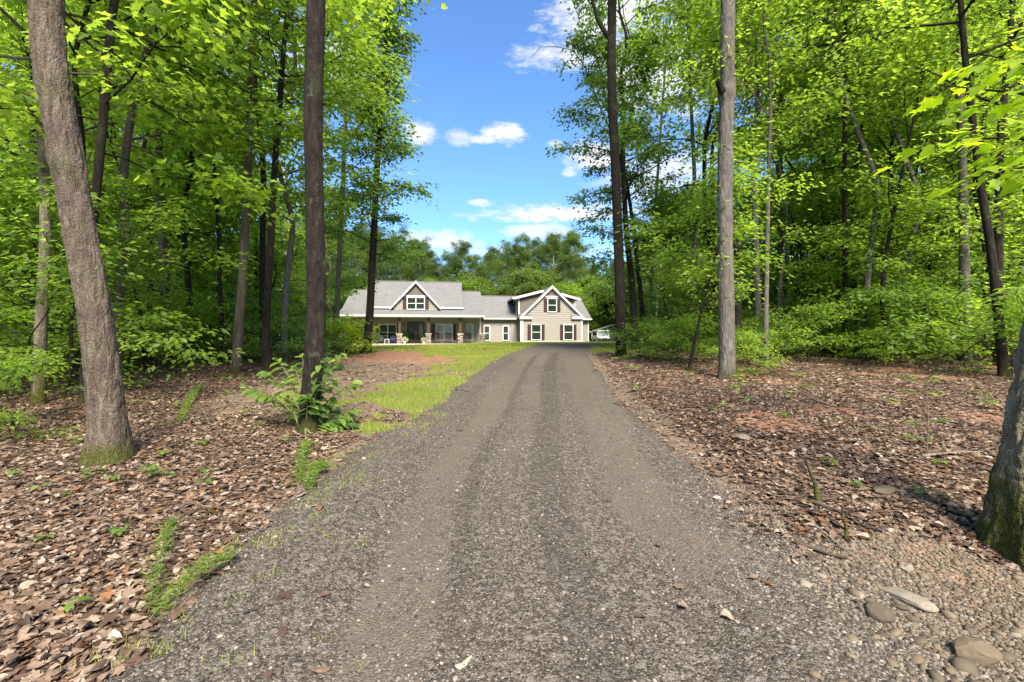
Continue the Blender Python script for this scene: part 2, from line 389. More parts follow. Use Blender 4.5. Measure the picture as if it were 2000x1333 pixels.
def ground_mat():
    m, t, out = mat_new('forest_ground'); pos = geopos(t)
    z = t.new('ShaderNodeSeparateColor'); t.l.new(attr(t, 'zone', 'Color'), z.inputs[0])
    nb = t.noise(pos, 6.0, 5, .65); nf = t.noise(pos, 26.0, 5, .7); nl = t.noise(pos, .8, 4, .6)
    vo = t.voro(t.map(pos, (1, 1, .3)), 17.0); vo2 = t.voro(pos, 55.0)
    vc = t.new('ShaderNodeSeparateColor'); t.l.new(vo.outputs['Color'], vc.inputs[0])
    lit = t.ramp(vc.outputs[0], [(0, (.050, .031, .022)), (.3, (.105, .062, .042)), (.6, (.165, .102, .072)), (.85, (.24, .165, .12)), (1, (.29, .20, .15))])
    lit = t.mix(t.mr(nf, .4, .7, 0, .6), lit, (.055, .036, .027))
    lit = t.mix(t.mr(nl, .45, .7, 0, .45), lit, (.07, .05, .038))
    soil = t.ramp(nb, [(.3, (.105, .075, .052)), (.5, (.160, .118, .084)), (.72, (.225, .175, .132))])
    soil = t.mix(t.mr(nf, .5, .8, 0, .5), soil, (.08, .06, .045))
    vs = t.new('ShaderNodeSeparateColor'); t.l.new(vo2.outputs['Color'], vs.inputs[0])
    soil = t.mix(t.mr(vs.outputs[0], .72, .9, 0, .55), soil, (.23, .15, .105))
    red = t.ramp(nb, [(.3, (.17, .083, .050)), (.5, (.26, .135, .084)), (.72, (.34, .21, .145))])
    red = t.mix(t.mr(nf, .5, .8, 0, .45), red, (.14, .08, .055))
    grs = t.ramp(nf, [(.3, (.095, .085, .035)), (.55, (.12, .15, .03)), (.8, (.19, .24, .045))])
    grs = t.mix(t.mr(nl, .4, .7, 0, .5), grs, (.16, .20, .045))
    j = t.m('MULTIPLY', t.m('SUBTRACT', nb, .5), 1.1)
    def edge(s, lo=.35, hi=.65): return t.mr(t.m('ADD', s, t.m('MULTIPLY', j, t.m('MULTIPLY', t.m('MULTIPLY', s, t.m('SUBTRACT', 1.0, s)), 4.0))), lo, hi, 0, 1, True)
    c = t.mix(edge(z.outputs[2]), lit, soil)
    c = t.mix(edge(z.outputs[1]), c, red)
    c = t.mix(edge(z.outputs[0]), c, grs)
    h = t.m('ADD', t.m('MULTIPLY', vo.outputs['Distance'], .6), t.m('ADD', t.m('MULTIPLY', nf, .7), t.m('MULTIPLY', vo2.outputs['Distance'], .3)))
    principled(t, out, c, .95, t.bump(h, .8, .03), .1); return m
M['ground'] = ground_mat()
def drive_mat():
    m, t, out = mat_new('gravel_drive'); pos = geopos(t)
    tone = attr(t, 'tone'); dk = attr(t, 'dark')
    v1 = t.voro(pos, 75.0); v2 = t.voro(pos, 150.0); v3 = t.voro(pos, 34.0); nb = t.noise(pos, 3.0, 5, .6); nf = t.noise(pos, 60.0, 4, .7); nl = t.noise(t.map(pos, (2.2, .6, 1)), 1.5, 5, .65)
    st = [(0, (.012, .0095, .007)), (.25, (.033, .027, .020)), (.55, (.070, .059, .044)), (.8, (.135, .116, .09)), (1, (.28, .245, .20))]
    s = []
    for v in (v1, v2, v3):
        q = t.new('ShaderNodeSeparateColor'); t.l.new(v.outputs['Color'], q.inputs[0]); s.append(q.outputs[0])
    g = t.mix(.5, t.ramp(s[0], st), t.ramp(s[1], st))
    g = t.mix(t.mr(s[2], .8, .9, 0, .5), g, (.20, .18, .155))
    fines = t.ramp(nf, [(.3, (.090, .073, .055)), (.55, (.132, .109, .084)), (.8, (.184, .155, .122))])
    ff = t.mr(t.m('ADD', tone, t.m('MULTIPLY', t.m('SUBTRACT', nl, .5), 1.1)), .3, .8, 0, .8, True)
    c = t.mix(ff, g, fines)
    dd = t.mr(t.m('ADD', dk, t.m('MULTIPLY', t.m('SUBTRACT', nl, .5), .9)), .25, .8, 0, .48, True)
    c = t.mix(dd, c, t.mix(.35, (.034, .029, .023), g))
    c = t.mix(t.mr(nb, .52, .75, 0, .35), c, (.10, .078, .058))
    clay = t.mr(t.m('ADD', attr(t, 'clay'), t.m('MULTIPLY', t.m('SUBTRACT', t.noise(pos, 9, 5, .75), .5), 2.2)), .7, 1.1, 0, .5, True)
    c = t.mix(clay, c, (.22, .14, .10))
    h = t.m('ADD', t.m('MULTIPLY', v1.outputs['Distance'], -1.0), t.m('ADD', t.m('MULTIPLY', v2.outputs['Distance'], -.5), t.m('MULTIPLY', nf, .5)))
    principled(t, out, c, .9, t.bump(h, .8, .012), .2); return m
M['drive'] = drive_mat()
def grass_mat(name, a, b, c_):
    m, t, out = mat_new(name)
    c = t.ramp(attr(t, 'tint'), [(0, a), (.5, b), (1, c_)])
    p = principled(t, None, c, .6, None, .2); tr = t.new('ShaderNodeBsdfTranslucent'); t.put(tr.inputs[0], t.mix(1, c, (1.6, 1.6, .9), 'MULTIPLY'))
    mx = t.new('ShaderNodeMixShader'); mx.inputs[0].default_value = .4
    t.l.new(p.outputs[0], mx.inputs[1]); t.l.new(tr.outputs[0], mx.inputs[2]); t.l.new(mx.outputs[0], out.inputs[0]); return m
M['grass'] = grass_mat('grass', (.17, .19, .04), (.28, .32, .05), (.42, .42, .11))

# ------------------------------------------------------------------ leaves
def leaf_tpl(kind):
    if kind == 'quad':       # folded diamond, 2 triangles
        V = [(0, 0, 0), (0, 1, -.10), (-.30, .48, .06), (.30, .48, .06)]; Fc = [(0, 1, 2), (0, 3, 1)]
        return np.array(V, float), np.array(Fc)
    if kind == 'blade':
        V = [(0, 0, 0), (0, 1, -.05), (-.09, .4, .01), (.09, .4, .01)]; return np.array(V, float), np.array([(0, 1, 2), (0, 3, 1)])
    if kind == 'ovate':      # 8 triangles
        V = [(0, 0, 0), (0, .36, -.01), (0, .72, -.05), (0, 1, -.16), (-.25, .30, .07), (-.22, .70, .02), (.25, .30, .07), (.22, .70, .02)]
        Fc = [(0, 1, 4), (1, 5, 4), (1, 2, 5), (2, 3, 5), (0, 6, 1), (1, 6, 7), (1, 7, 2), (2, 7, 3)]
        return np.array(V, float), np.array(Fc)
    if kind == 'lobed':      # maple / tulip outline
        o = [(0, 0), (.20, .10), (.46, .06), (.34, .30), (.52, .56), (.22, .56), (.16, .80), (0, 1.0), (-.16, .80), (-.22, .56), (-.52, .56), (-.34, .30), (-.46, .06), (-.20, .10)]
        V = [(0, .38, -.02)]+[(x, y, .10*abs(x)-.12*y*y) for x, y in o]
        n = len(o); Fc = [(0, i+1, (i+1) % n+1) for i in range(n)]
        return np.array(V, float), np.array(Fc)
    if kind == 'curl':       # dry curled leaf
        V = []; 
        for j, (y, hw) in enumerate([(0, .02), (.2, .2), (.45, .27), (.7, .2), (1, .02)]):
            for x in (-1, 0, 1): V.append((x*hw*(1.15 if j == 1 else .95), y, .10*abs(x)*math.sin(PI*y)+.06*math.sin(y*5+x)))
        Fc = []
        for j in range(4):
            for i in range(2): a = j*3+i; Fc += [(a, a+1, a+4), (a, a+4, a+3)]
        return np.array(V, float), np.array(Fc)
TPL = {k: leaf_tpl(k) for k in ('quad', 'ovate', 'lobed', 'curl', 'blade')}
def unit(a): return a/(np.linalg.norm(a, axis=-1, keepdims=True)+1e-9)
def leaves_arrays(P, D, N, S, kind, curl=None):
    """P positions, D tip directions, N normals, S sizes"""
    T, Fc = TPL[kind]; D = unit(D); X = unit(np.cross(D, N)); Nn = np.cross(X, D)
    Tz = T[:, 2][None, :]*(1 if curl is None else curl[:, None])
    V = P[:, None, :] + S[:, None, None]*(T[None, :, 0:1]*X[:, None, :] + T[None, :, 1:2]*D[:, None, :] + Tz[:, :, None]*Nn[:, None, :])
    n, k = len(P), len(T)
    Fa = (Fc[None] + (np.arange(n)*k)[:, None, None]).reshape(-1, Fc.shape[1])
    return V.reshape(-1, 3), Fa, k
def leaf_mesh(name, P, D, N, S, tint, kind, mat, curl=None):
    V, Fa, k = leaves_arrays(P, D, N, S, kind, curl)
    return npmesh(name, V, [Fa], {'tint': np.repeat(tint, k)}, False, (mat,))

def spray_leaves(rng, C, Dir, per, rad, flat, S0, droop=.35):
    """leaves about spray centres C (K,3): each spray is a flattened, slightly tilted layer"""
    K = len(C); n = K*per
    ci = np.repeat(np.arange(K), per)
    off = rng.normal(size=(n, 3))*.55; off = off*np.array([1, 1, flat])
    rk = np.repeat(rad*np.ones(K)*rng.uniform(.6, 1.35, K), per)
    tilt = rng.normal(size=(K, 2))*.28
    off[:, 2] += off[:, 0]*tilt[ci, 0]+off[:, 1]*tilt[ci, 1]
    off[:, 2] -= .22*(off[:, 0]**2+off[:, 1]**2)
    P = C[ci]+off*rk[:, None]
    out = off.copy(); out[:, 2] = 0
    D = unit(unit(out)*1.0+unit(Dir[ci])*.6+rng.normal(size=(n, 3))*.55); D[:, 2] = D[:, 2]*.5-droop*rng.uniform(.2, 1.6, n)
    N = np.array([0, 0, 1.])+rng.normal(size=(n, 3))*.42
    S = S0*rng.uniform(.55, 1.25, n)
    tint = np.clip(rng.normal(.45, .16, K)[ci]+rng.normal(0, .13, n), 0, 1)
    return P, D, N, S, tint

def path_fn(path):
    P = np.asarray(path, float); s = P[:, 2]
    return lambda z: np.array([np.interp(z, s, P[:, 0]), np.interp(z, s, P[:, 1]), z])
def limbs(rng, path, r0, H, z0, R, nl, prof, up=(.15, .6), sub=5, wob=.12, bias=None, biasw=0.0):
    """returns limb tubes [(pts, radii)], spray centres and directions"""
    f = path_fn(path); tubes = []; C = []; Dd = []
    az = rng.uniform(0, 6.28)
    for i in range(nl):
        t = (i+rng.uniform(0, 1))/nl; z = z0+(H-z0)*t**.9
        az += 2.4+rng.normal()*.5
        L = R*prof(t)*rng.uniform(.65, 1.25)
        p = f(z); e = rng.uniform(*up)+.5*t
        d = np.array([math.cos(az), math.sin(az), 0.])
        if bias is not None: d = d*(1-biasw)+np.array([bias[0], bias[1], 0])*biasw; L *= (.55+.6*max(0, float(d[:2] @ np.array(bias[:2]))))
        d = d/(np.linalg.norm(d)+1e-6)*math.cos(e); d = np.array([d[0], d[1], math.sin(e)])
        ns = 6; pts = [p]
        for k in range(ns):
            d = d+rng.normal(size=3)*wob+np.array([0, 0, -.03]); d /= np.linalg.norm(d); p = p+d*L/ns; pts.append(p)
        rr = max(.012, r0*.38*(1-t*.6)*min(1, L/3.0))
        tubes.append((np.array(pts), np.linspace(rr, rr*.2+.003, ns+1), 5))
        pts = np.array(pts)
        for s in range(sub):
            k = rng.integers(2, ns+1) if s else ns
            q = pts[k]; a2 = math.atan2(d[1], d[0])+rng.choice([-1, 1])*rng.uniform(.4, 1.3)
            l2 = L*rng.uniform(.18, .42); e2 = rng.uniform(-.15, .5)
            d2 = np.array([math.cos(a2)*math.cos(e2), math.sin(a2)*math.cos(e2), math.sin(e2)])
            q1 = q+d2*l2*.5+rng.normal(size=3)*.04; q2 = q+d2*l2+rng.normal(size=3)*.06
            tubes.append((np.array([q, q1, q2]), np.array([rr*.35+.004, rr*.2+.003, .003]), 3))
            C += [q1, q2]; Dd += [d2, d2]
        C.append(pts[-1]); Dd.append(d)
        C.append(pts[ns//2+1]+rng.normal(size=3)*.1); Dd.append(d)
    return tubes, np.array(C), np.array(Dd)

def prof_tall(t): return (0.75+.5*math.sin(PI*min(1, t*1.1)))*(1-.65*max(0, t-.55)/.45)
def prof_round(t): return .35+math.sin(PI*(.12+.8*t))*.8
def prof_col(t): return .8+.25*math.sin(t*9)

def trunk_mesh(name, path, r0, r1, mat, n=12, flare=.35, flh=.35, seed=0, fine=False, rough=.03, step=.35, burl=None):
    """trunk along path, tapering r0 -> r1, root flare at the bottom; fine=True carves bark ridges"""
    P = np.asarray(path, float)
    d = np.r_[0, np.cumsum(np.linalg.norm(np.diff(P, axis=0), axis=1))]
    m = max(8, int(d[-1]/step)) if not fine else int(d[-1]/step)
    # denser near base
    s = np.linspace(0, 1, m)**(1.25 if not fine else 1.0)*d[-1]
    # smooth the path
    Q = np.stack([np.interp(s, d, P[:, i]) for i in range(3)], 1)
    for _ in range(max(2, int(.8/step))): Q[1:-1] = (Q[:-2]+2*Q[1:-1]+Q[2:])/4
    h = Q[:, 2]-Q[0, 2]
    R = r0+(r1-r0)*(s/d[-1])
    th = np.arange(n)*2*PI/n
    TH, Hh = np.meshgrid(th, h)
    lob = 1+flare*np.exp(-np.maximum(Hh, 0)/flh)*(1+.35*np.cos(TH*4+seed)+.25*np.cos(TH*3+seed*2.1))
    cx, cyy = np.cos(TH), np.sin(TH)
    Rr = R[:, None]*lob
    Rr = Rr*(1+rough*2*(vnoise(cx*1.3+seed, cyy*1.3, Hh*1.2, 3)-.5))
    if burl: Rr = Rr*(1+burl[1]*np.exp(-((Hh-burl[0])/burl[2])**2)*(1+.8*np.cos(TH-burl[3])))
    if fine:
        circ = R.mean()
        u = cx*circ; v_ = cyy*circ
        def rid(f, fz, sd, wz=.35):
            w_ = fbm(u*8, v_*8, Hh*5, sd+5, 3)-.5
            return 1-np.abs(2*vnoise(u*f+w_*1.7, v_*f+w_*1.7, Hh*fz+w_*wz*2, sd)-1)
        a = rid(26, 5.5, 11)**1.3; b = rid(48, 13, 12); c = fbm(u*90, v_*90, Hh*45, 13, 2)
        plate = 1-np.abs(2*vnoise(u*20, v_*20, Hh*17, 19)-1)
        disp = (1-a)*.62+(1-b)*.28*(1-a)+c*.18-.20*(plate > .88)
        Rr = Rr+rough*circ*1.8*(disp-disp.mean())
    V = np.stack([Q[:, 0:1]+Rr*cx, Q[:, 1:2]+Rr*cyy, Q[:, 2:3]+0*cx], -1).reshape(-1, 3)
    mm = len(Q); i = np.arange(n); j = np.arange(mm-1)
    a = j[:, None]*n+i[None]; b = j[:, None]*n+((i+1) % n)[None]
    Fq = np.stack([a, b, b+n, a+n], -1).reshape(-1, 4)
    return npmesh(name, V, [Fq], None, True, (mat,))

def make_tree(name, label, path, r0, r1, H, z0, R, nl, per, leaf, leafk='quad', leafm='leaf_broad', bark='bark_dark', seed=1, prof=prof_tall,
              up=(.1, .5), sub=5, rad=.55, flat=.35, loc=(0, 0, 0), group=None, n=12, fine=False, rough=.03, step=.35, flare=.35, flh=.35, nparts=0, cat='tree',
              bias=None, biasw=0., burl=None, extra=None, top=True):
    rng = np.random.default_rng(seed)
    t = thing(name, label, cat, loc, 0, group)
    tr_ = ob('trunk', trunk_mesh('trunk', path, r0, r1, M[bark], n, flare, flh, seed, fine, rough, step, burl), t)
    tubes, C, Dd = limbs(rng, path, r0, H, z0, R, nl, prof, up, sub, bias=bias, biasw=biasw)
    if extra is not None:
        tb, c2, d2 = extra(rng); tubes += tb
        if len(c2): C = np.concatenate([C, c2]); Dd = np.concatenate([Dd, d2])
    ac = Acc()
    for p_, r_, k in tubes: ac.tube(p_, r_, k)
    br_ = ob('branches', ac.mesh('branches', M[bark]), t)
    P, D, N, S, ti = spray_leaves(rng, C, Dd, per, rad, flat, leaf)
    if nparts:
        world = P+np.array(loc); dist = world[:, 1]
        scr = np.abs(world[:, 0]/np.maximum(world[:, 1], .1)) < 1.15
        scr &= (world[:, 2]-EYE)/np.maximum(world[:, 1], .1) < .76
        idx = np.where(scr & (dist > 1))[0]; idx = idx[np.argsort(dist[idx])][:nparts]
        protos = leaf_protos(leafk, leafm)
        for q in idx: leaf_part(rng, protos, t, P[q], D[q], N[q], S[q])
        keep = np.ones(len(P), bool); keep[idx] = False
        P, D, N, S, ti = P[keep], D[keep], N[keep], S[keep], ti[keep]
    o = ob('crown', leaf_mesh('crown', P, D, N, S, ti, leafk, M[leafm]), t)
    o['kind'] = 'stuff'
    KIDS[t.name] = [q for q in (tr_, br_, o)]
    return t
KIDS = {}
_protos = {}
def leaf_protos(kind, matk, n=5):
    key = (kind, matk)
    if key not in _protos:
        r = np.random.default_rng(len(_protos)+5); L = []
        for i in range(n):
            T, Fc = TPL[kind]; V = T.copy(); V[:, 2] *= r.uniform(.5, 1.8); V += r.normal(size=V.shape)*.012
            L.append(npmesh('leaf', V, [Fc], {'tint': np.full(len(V), (i+.5)/n)}, False, (M[matk],)))
        _protos[key] = L
    return _protos[key]
def leaf_part(rng, protos, parent, P, D, N, S, name='leaf'):
    D = Vector(D).normalized(); X = D.cross(Vector(N)).normalized(); Nn = X.cross(D)
    o = bpy.data.objects.new(name, protos[int(rng.integers(len(protos)))]); COL.objects.link(o)
    o.parent = parent
    mt = Matrix((X, D, Nn)).transposed().to_4x4(); mt.translation = Vector(P)
    o.matrix_local = mt @ Matrix.Scale(float(S), 4)
    return o
def copy_tree(src, loc, rz, sc, label=None, group=None):
    r = src.copy(); COL.objects.link(r); r.location = loc; r.rotation_euler = (0, 0, rz); r.scale = sc
    if label: r['label'] = label
    if group: r['group'] = group
    for ch in KIDS[src.name]:
        c = ch.copy(); COL.objects.link(c); c.parent = r
    return r
# ------------------------------------------------------------------ ground
def spaced(lo, hi, n, k, c=0.0):
    u = np.linspace(-1, 1, n); s = np.sinh(k*u)/math.sinh(k)
    return np.where(s < 0, c+s*(c-lo), c+s*(hi-c))
gx = spaced(-160, 160, 360, 6.0); gy = np.unique(np.r_[np.linspace(-40, 0, 12), spaced(-10, 16, 2, 1), np.linspace(.3, 4, 44), np.linspace(4, 12, 70), np.linspace(12, 30, 90), np.linspace(30, 60, 70), np.geomspace(60, 330, 30)])
XX, YY = np.meshgrid(gx, gy); ZZ = gz(XX.ravel(), YY.ravel()).reshape(XX.shape)
# sink the forest floor under the drive sheet
drv = (XX > road_l(YY)+.12) & (XX < road_r(YY)-.12)
ZZ = ZZ-.03*drv
zg, zr, zs = zones(XX.ravel(), YY.ravel())
nx, ny = len(gx), len(gy)
a = (np.arange(ny-1)[:, None]*nx+np.arange(nx-1)[None]); Fq = np.stack([a, a+1, a+1+nx, a+nx], -1).reshape(-1, 4)
ground = ob('ground', npmesh('ground', np.c_[XX.ravel(), YY.ravel(), ZZ.ravel()], [Fq], {'zone': np.c_[zg, zr, zs]}, True, (M['ground'],)))
tag(ground, 'forest floor of brown leaf litter, red clay and lawn around the gravel drive', None, None, 'structure')

# drive: ragged-edged sheet lying on the ground
dy_ = np.unique(np.r_[np.linspace(-8, 1.4, 30), np.linspace(1.4, 9, 260), np.linspace(9, 22, 150), np.linspace(22, 49, 60)]); nu = 90
u = np.linspace(0, 1, nu); UU, DY = np.meshgrid(u, dy_)
rag = lambda y, sd: .30*(fbm(y*1.6, y*0+sd, 0, sd, 4)-.5)+.10*(vnoise(y*9, y*0, 0, sd+3)-.5)
Lx = road_l(dy_)-.05+rag(dy_, 3); Rx = road_r(dy_)+.05+rag(dy_, 9)
DX = Lx[:, None]+(Rx-Lx)[:, None]*UU
edge = np.minimum(UU, 1-UU)*(Rx-Lx)[:, None]
DZ = gz(DX.ravel(), DY.ravel()).reshape(DX.shape)+.006*sstep(.02, .25, edge)+.010*sstep(0, .2, edge)*(fbm(DX*9, DY*9, 0, 55, 3)-.45)-.012*(1-sstep(0, .06, edge))
tc_ = DX-(road_l(DY)+road_r(DY))/2
wob_ = tc_+.10*(fbm(DY*.5, DY*0, 0, 63, 2)-.5)
def bnd(a, b, s_=.10): return sstep(a-s_, a+s_, wob_)*(1-sstep(b-s_, b+s_, wob_))
near_ = 1-sstep(15, 24, DY)
tone = np.clip(.12+near_*(.62*bnd(-.82, -.42)+.70*bnd(.80, 1.40, .15)*sstep(2.0, 3.0, DY)+.25*bnd(-.2, .1))+.75*(1-near_)+.30*sstep(5, 9, DY)+.5*(fbm(DX*2.6, DY*.8, 0, 61, 4)-.5), 0, 1)
dark = np.clip(near_*(.75*bnd(-.42, -.26, .05)+.85*bnd(.14, .48, .08)+.45*bnd(-1.25, -.92, .12)+.6*(1-sstep(-1.75, -1.2, wob_)))*(.55+.9*fbm(DX*1.5, DY*.5, 0, 67, 3)), 0, 1)
clay = .62*np.exp(-((tc_-.02)/.13)**2)*sstep(4.2, 5.5, DY)*(1-sstep(9, 13, DY)) + .6*np.exp(-((DX-1.6)/.2)**2-((DY-3.0)/.5)**2)
a = (np.arange(len(dy_)-1)[:, None]*nu+np.arange(nu-1)[None]); Fq = np.stack([a, a+1, a+1+nu, a+nu], -1).reshape(-1, 4)
drive = ob('gravel_drive', npmesh('gravel_drive', np.c_[DX.ravel(), DY.ravel(), DZ.ravel()], [Fq], {'tone': tone.ravel(), 'dark': dark.ravel(), 'clay': clay.ravel()}, True, (M['drive'],)))
tag(drive, 'grey gravel drive with two wheel tracks climbing to the house', None, None, 'structure')

# ------------------------------------------------------------------ stones
def stone_tpl(r):
    phi = (1+5**.5)/2
    V = np.array([(-1, phi, 0), (1, phi, 0), (-1, -phi, 0), (1, -phi, 0), (0, -1, phi), (0, 1, phi), (0, -1, -phi), (0, 1, -phi), (phi, 0, -1), (phi, 0, 1), (-phi, 0, -1), (-phi, 0, 1)])/1.9
    Fc = np.array([(0, 11, 5), (0, 5, 1), (0, 1, 7), (0, 7, 10), (0, 10, 11), (1, 5, 9), (5, 11, 4), (11, 10, 2), (10, 7, 6), (7, 1, 8), (3, 9, 4), (3, 4, 2), (3, 2, 6), (3, 6, 8), (3, 8, 9), (4, 9, 5), (2, 4, 11), (6, 2, 10), (8, 6, 7), (9, 8, 1)])
    V = V*(1+r.uniform(-.24, .2, (12, 1)))*np.array([1, r.uniform(.65, 1), r.uniform(.4, .75)]); return V, Fc
OCT = (np.array([(1, 0, 0), (0, .8, 0), (-.9, 0, 0), (0, -.8, 0), (0, 0, .55), (0, 0, -.4)], float), np.array([(0, 1, 4), (1, 2, 4), (2, 3, 4), (3, 0, 4)]))
def scatter_solid(name, rng, X, Y, S, tpls, mat, zoff=.15, zfun=None):
    Z = (zfun or gz)(X, Y)+S*zoff
    VV, FF, TT = [], [], []; base = 0
    which = rng.integers(0, len(tpls), len(X))
    for w_, (T, Fc) in enumerate(tpls):
        i = np.where(which == w_)[0]
        if not len(i): continue
        th = rng.uniform(0, 6.28, len(i)); c, s = np.cos(th), np.sin(th)
        x = T[None, :, 0]*c[:, None]-T[None, :, 1]*s[:, None]; y = T[None, :, 0]*s[:, None]+T[None, :, 1]*c[:, None]
        tl = rng.normal(0, .2, len(i)); z = T[None, :, 2]+x*tl[:, None]
        V = np.stack([x*S[i][:, None]+X[i][:, None], y*S[i][:, None]+Y[i][:, None], z*S[i][:, None]+Z[i][:, None]], -1).reshape(-1, 3)
        k = len(T); FF.append((Fc[None]+(np.arange(len(i))*k)[:, None, None]).reshape(-1, 3)+base); base += len(V)
        VV.append(V); TT.append(np.repeat(rng.random(len(i)), k))
    return npmesh(name, np.concatenate(VV), [np.concatenate(FF)], {'tint': np.concatenate(TT)}, False, (mat,))
rg = np.random.default_rng(11)
STPL = [stone_tpl(rg) for _ in range(10)]
def drv_xy(rng, n, y0, y1, pw=1.0, over=.0):
    y = y0+(y1-y0)*rng.random(n)**pw; l, r = road_l(y)-over, road_r(y)+over
    return l+(r-l)*rng.random(n), y
def drz(x, y): return gz(x, y)+.004
def inview(x, y, m=1.13): return np.abs(x) < y*m+.3
# fine chips, coarse chips, then the 300 largest as single stones
x, y = drv_xy(rg, 60000, 1.45, 7.0, 1.7, .1); k = inview(x, y); x, y = x[k], y[k]
tcx = x-(road_l(y)+road_r(y))/2
keep = rg.random(len(x)) < .30+.75*(1-np.exp(-((np.abs(tcx+.1)-.80)/.24)**2)); x, y = x[keep], y[keep]
fine_s = rg.uniform(.0035, .0085, len(x))
x2, y2 = drv_xy(rg, 13000, 1.4, 12, 1.8, .22); k = inview(x2, y2); x2, y2 = x2[k], y2[k]
clump = fbm(x2*2.4, y2*1.2, 0, 71, 3); k = rg.random(len(x2)) < sstep(.35, .62, clump)+.12; x2, y2 = x2[k], y2[k]
s2 = rg.uniform(.006, .013, len(x2))*(1+.5*(rg.random(len(x2)) > .93))
g1 = scatter_solid('gravel', rg, np.r_[x], np.r_[y], fine_s, [OCT], M['gravel_stone'], .2, drz)
g2 = scatter_solid('gravel', rg, x2, y2, s2, STPL, M['gravel_stone'], .2, drz)
for g_ in (g1, g2): tag(ob('gravel', g_, drive), None, None, None, 'stuff')
SME = []
for i, (T, Fc) in enumerate(STPL):
    SME.append(npmesh('stone', T, [Fc], {'tint': np.full(len(T), i/10)}, False, (M['gravel_stone'],)))
FME = []
for i, (T, Fc) in enumerate(STPL):
    FME.append(npmesh('stone', T, [Fc], {'tint': np.full(len(T), i/10)}, False, (M['field_stone'],)))
def put_stone(rng, meshes, parent, x, y, s, z=None, name='stone'):
    o = bpy.data.objects.new(name, meshes[int(rng.integers(len(meshes)))]); COL.objects.link(o); o.parent = parent
    o.location = (x, y, (gz1(x, y) if z is None else z)+s*.12); o.rotation_euler = (rng.normal()*.25, rng.normal()*.25, rng.uniform(0, 6.28)); o.scale = (s, s*rng.uniform(.7, 1), s*rng.uniform(.6, 1)); return o
n_ = 0
for (px, py, s) in [(1030, 1248, .036), (913, 1205, .018), (930, 1213, .018), (846, 1180, .017), (925, 1253, .02), (966, 1227, .018), (1087, 1137, .013), (1285, 1011, .022), (1322, 1024, .018), (992, 925, .02), (1240, 1068, .016), (1218, 1115, .02), (1176, 1133, .016), (1088, 1015, .02), (1010, 935, .025), (1060, 960, .022), (973, 1093, .014), (1060, 1133, .012), (1300, 1063, .015), (1120, 850, .03)]:
    gx_, gy_, _ = at(px, py); put_stone(rg, SME[5:9], drive, gx_, gy_, s); n_ += 1
while n_ < 290:
    yy = 1.45+2.6*rg.random()**1.5; xx = rg.uniform(road_l(yy)-.05, road_r(yy)+.1)
    if abs(xx) > yy*1.1: continue
    put_stone(rg, SME, drive, xx, yy, rg.uniform(.009, .019)); n_ += 1
# gully stones lower right, part of the forest floor
n_ = 0
for (px, py, s) in [(1715, 1200, .075), (1745, 1240, .06), (1722, 1230, .045), (1665, 1255, .05), (1800, 1190, .07), (1850, 1205, .07), (1960, 1290, .06), (1880, 1310, .09), (1750, 1075, .055), (1700, 1085, .035), (1840, 1060, .05), (1880, 1010, .04),
                    (1730, 960, .07), (1450, 860, .09), (1345, 885, .05), (1900, 1130, .05), (1840, 1120, .045), (1545, 1300, .04), (1590, 1320, .05), (1640, 1340, .05), (1890, 1260, .045), (1680, 1160, .05), (1780, 1290, .05), (1830, 1330, .06)]:
    gx_, gy_, _ = at(px, py); put_stone(rg, FME[2:], ground, gx_, gy_, s*.7); n_ += 1
while n_ < 285:
    yy = 1.5+rg.gamma(2.2, .42); xx = 1.45+rg.beta(1.5, 1.8)*1.6
    if xx > yy*1.12+.1 or xx < 1.25: continue
    put_stone(rg, FME, ground, xx, yy, rg.uniform(.012, .036)*rg.choice([.8, 1, 1.3])); n_ += 1
x = 1.25+rg.beta(1.4, 1.8, 24000)*2.0; y = 1.4+rg.gamma(2.2, .5, 24000); k = (x < y*1.15+.2); x, y = x[k], y[k]
q_ = rg.random(len(x)) < (1-sstep(1.5, 2.6, x))*.9
for k_, mt_ in ((q_, 'gravel_stone'), (~q_, 'field_stone')): tag(ob('gravel', scatter_solid('gravel', rg, x[k_], y[k_], rg.uniform(.004, .015, k_.sum()), STPL, M[mt_], .15), ground), None, None, None, 'stuff')

# ------------------------------------------------------------------ leaf litter
def litter_ok(rng, x, y):
    g, r, s = zones(x, y); rl, rr = road_l(y), road_r(y)
    p = np.clip(1-g*1.4-r*.72-s*.75, .0, 1)
    d = np.where(x > (rl+rr)/2, x-rr, rl-x)
    p = p*sstep(-.12, .3, d+.35*(fbm(x*2, y*2, 0, 91, 3)-.5)) + .0022*(d < 0)
    p *= .55+.6*fbm(x*1.2, y*1.2, 0, 95, 3)
    g_ = np.exp(-((x-2.3)/.65)**2-((y-2.2)/.8)**2); p *= 1-.85*np.clip(g_*1.3, 0, 1)
    return rng.random(len(x)) < p
def litter_pts(rng, n, y0, y1, m=1.16):
    y = np.sqrt(rng.uniform(y0**2, y1**2, n)); x = rng.uniform(-1, 1, n)*(y*m+.3)
    k = litter_ok(rng, x, y); return x[k], y[k]
def litter_mesh(rng, n, y0, y1, s0, s1, kind):
    x, y = litter_pts(rng, n, y0, y1); n = len(x)
    S = s0+(s1*1.25-s0)*rng.random(n)**1.8; th = rng.uniform(0, 6.28, n); e = rng.normal(0, .2, n)
    D = np.stack([np.cos(th)*np.cos(e), np.sin(th)*np.cos(e), np.sin(e)], 1)
    N = unit(np.array([0, 0, 1.])+rng.normal(size=(n, 3))*.24)
    Z = gz(x, y)+.006+rng.random(n)**2*.022
    P = np.stack([x, y, Z], 1)-D*S[:, None]*.5
    return leaf_mesh('leaf_litter', P, D, N, S, rng.random(n), kind, M['dead_leaf'], rng.uniform(-1.4, 1.9, n))
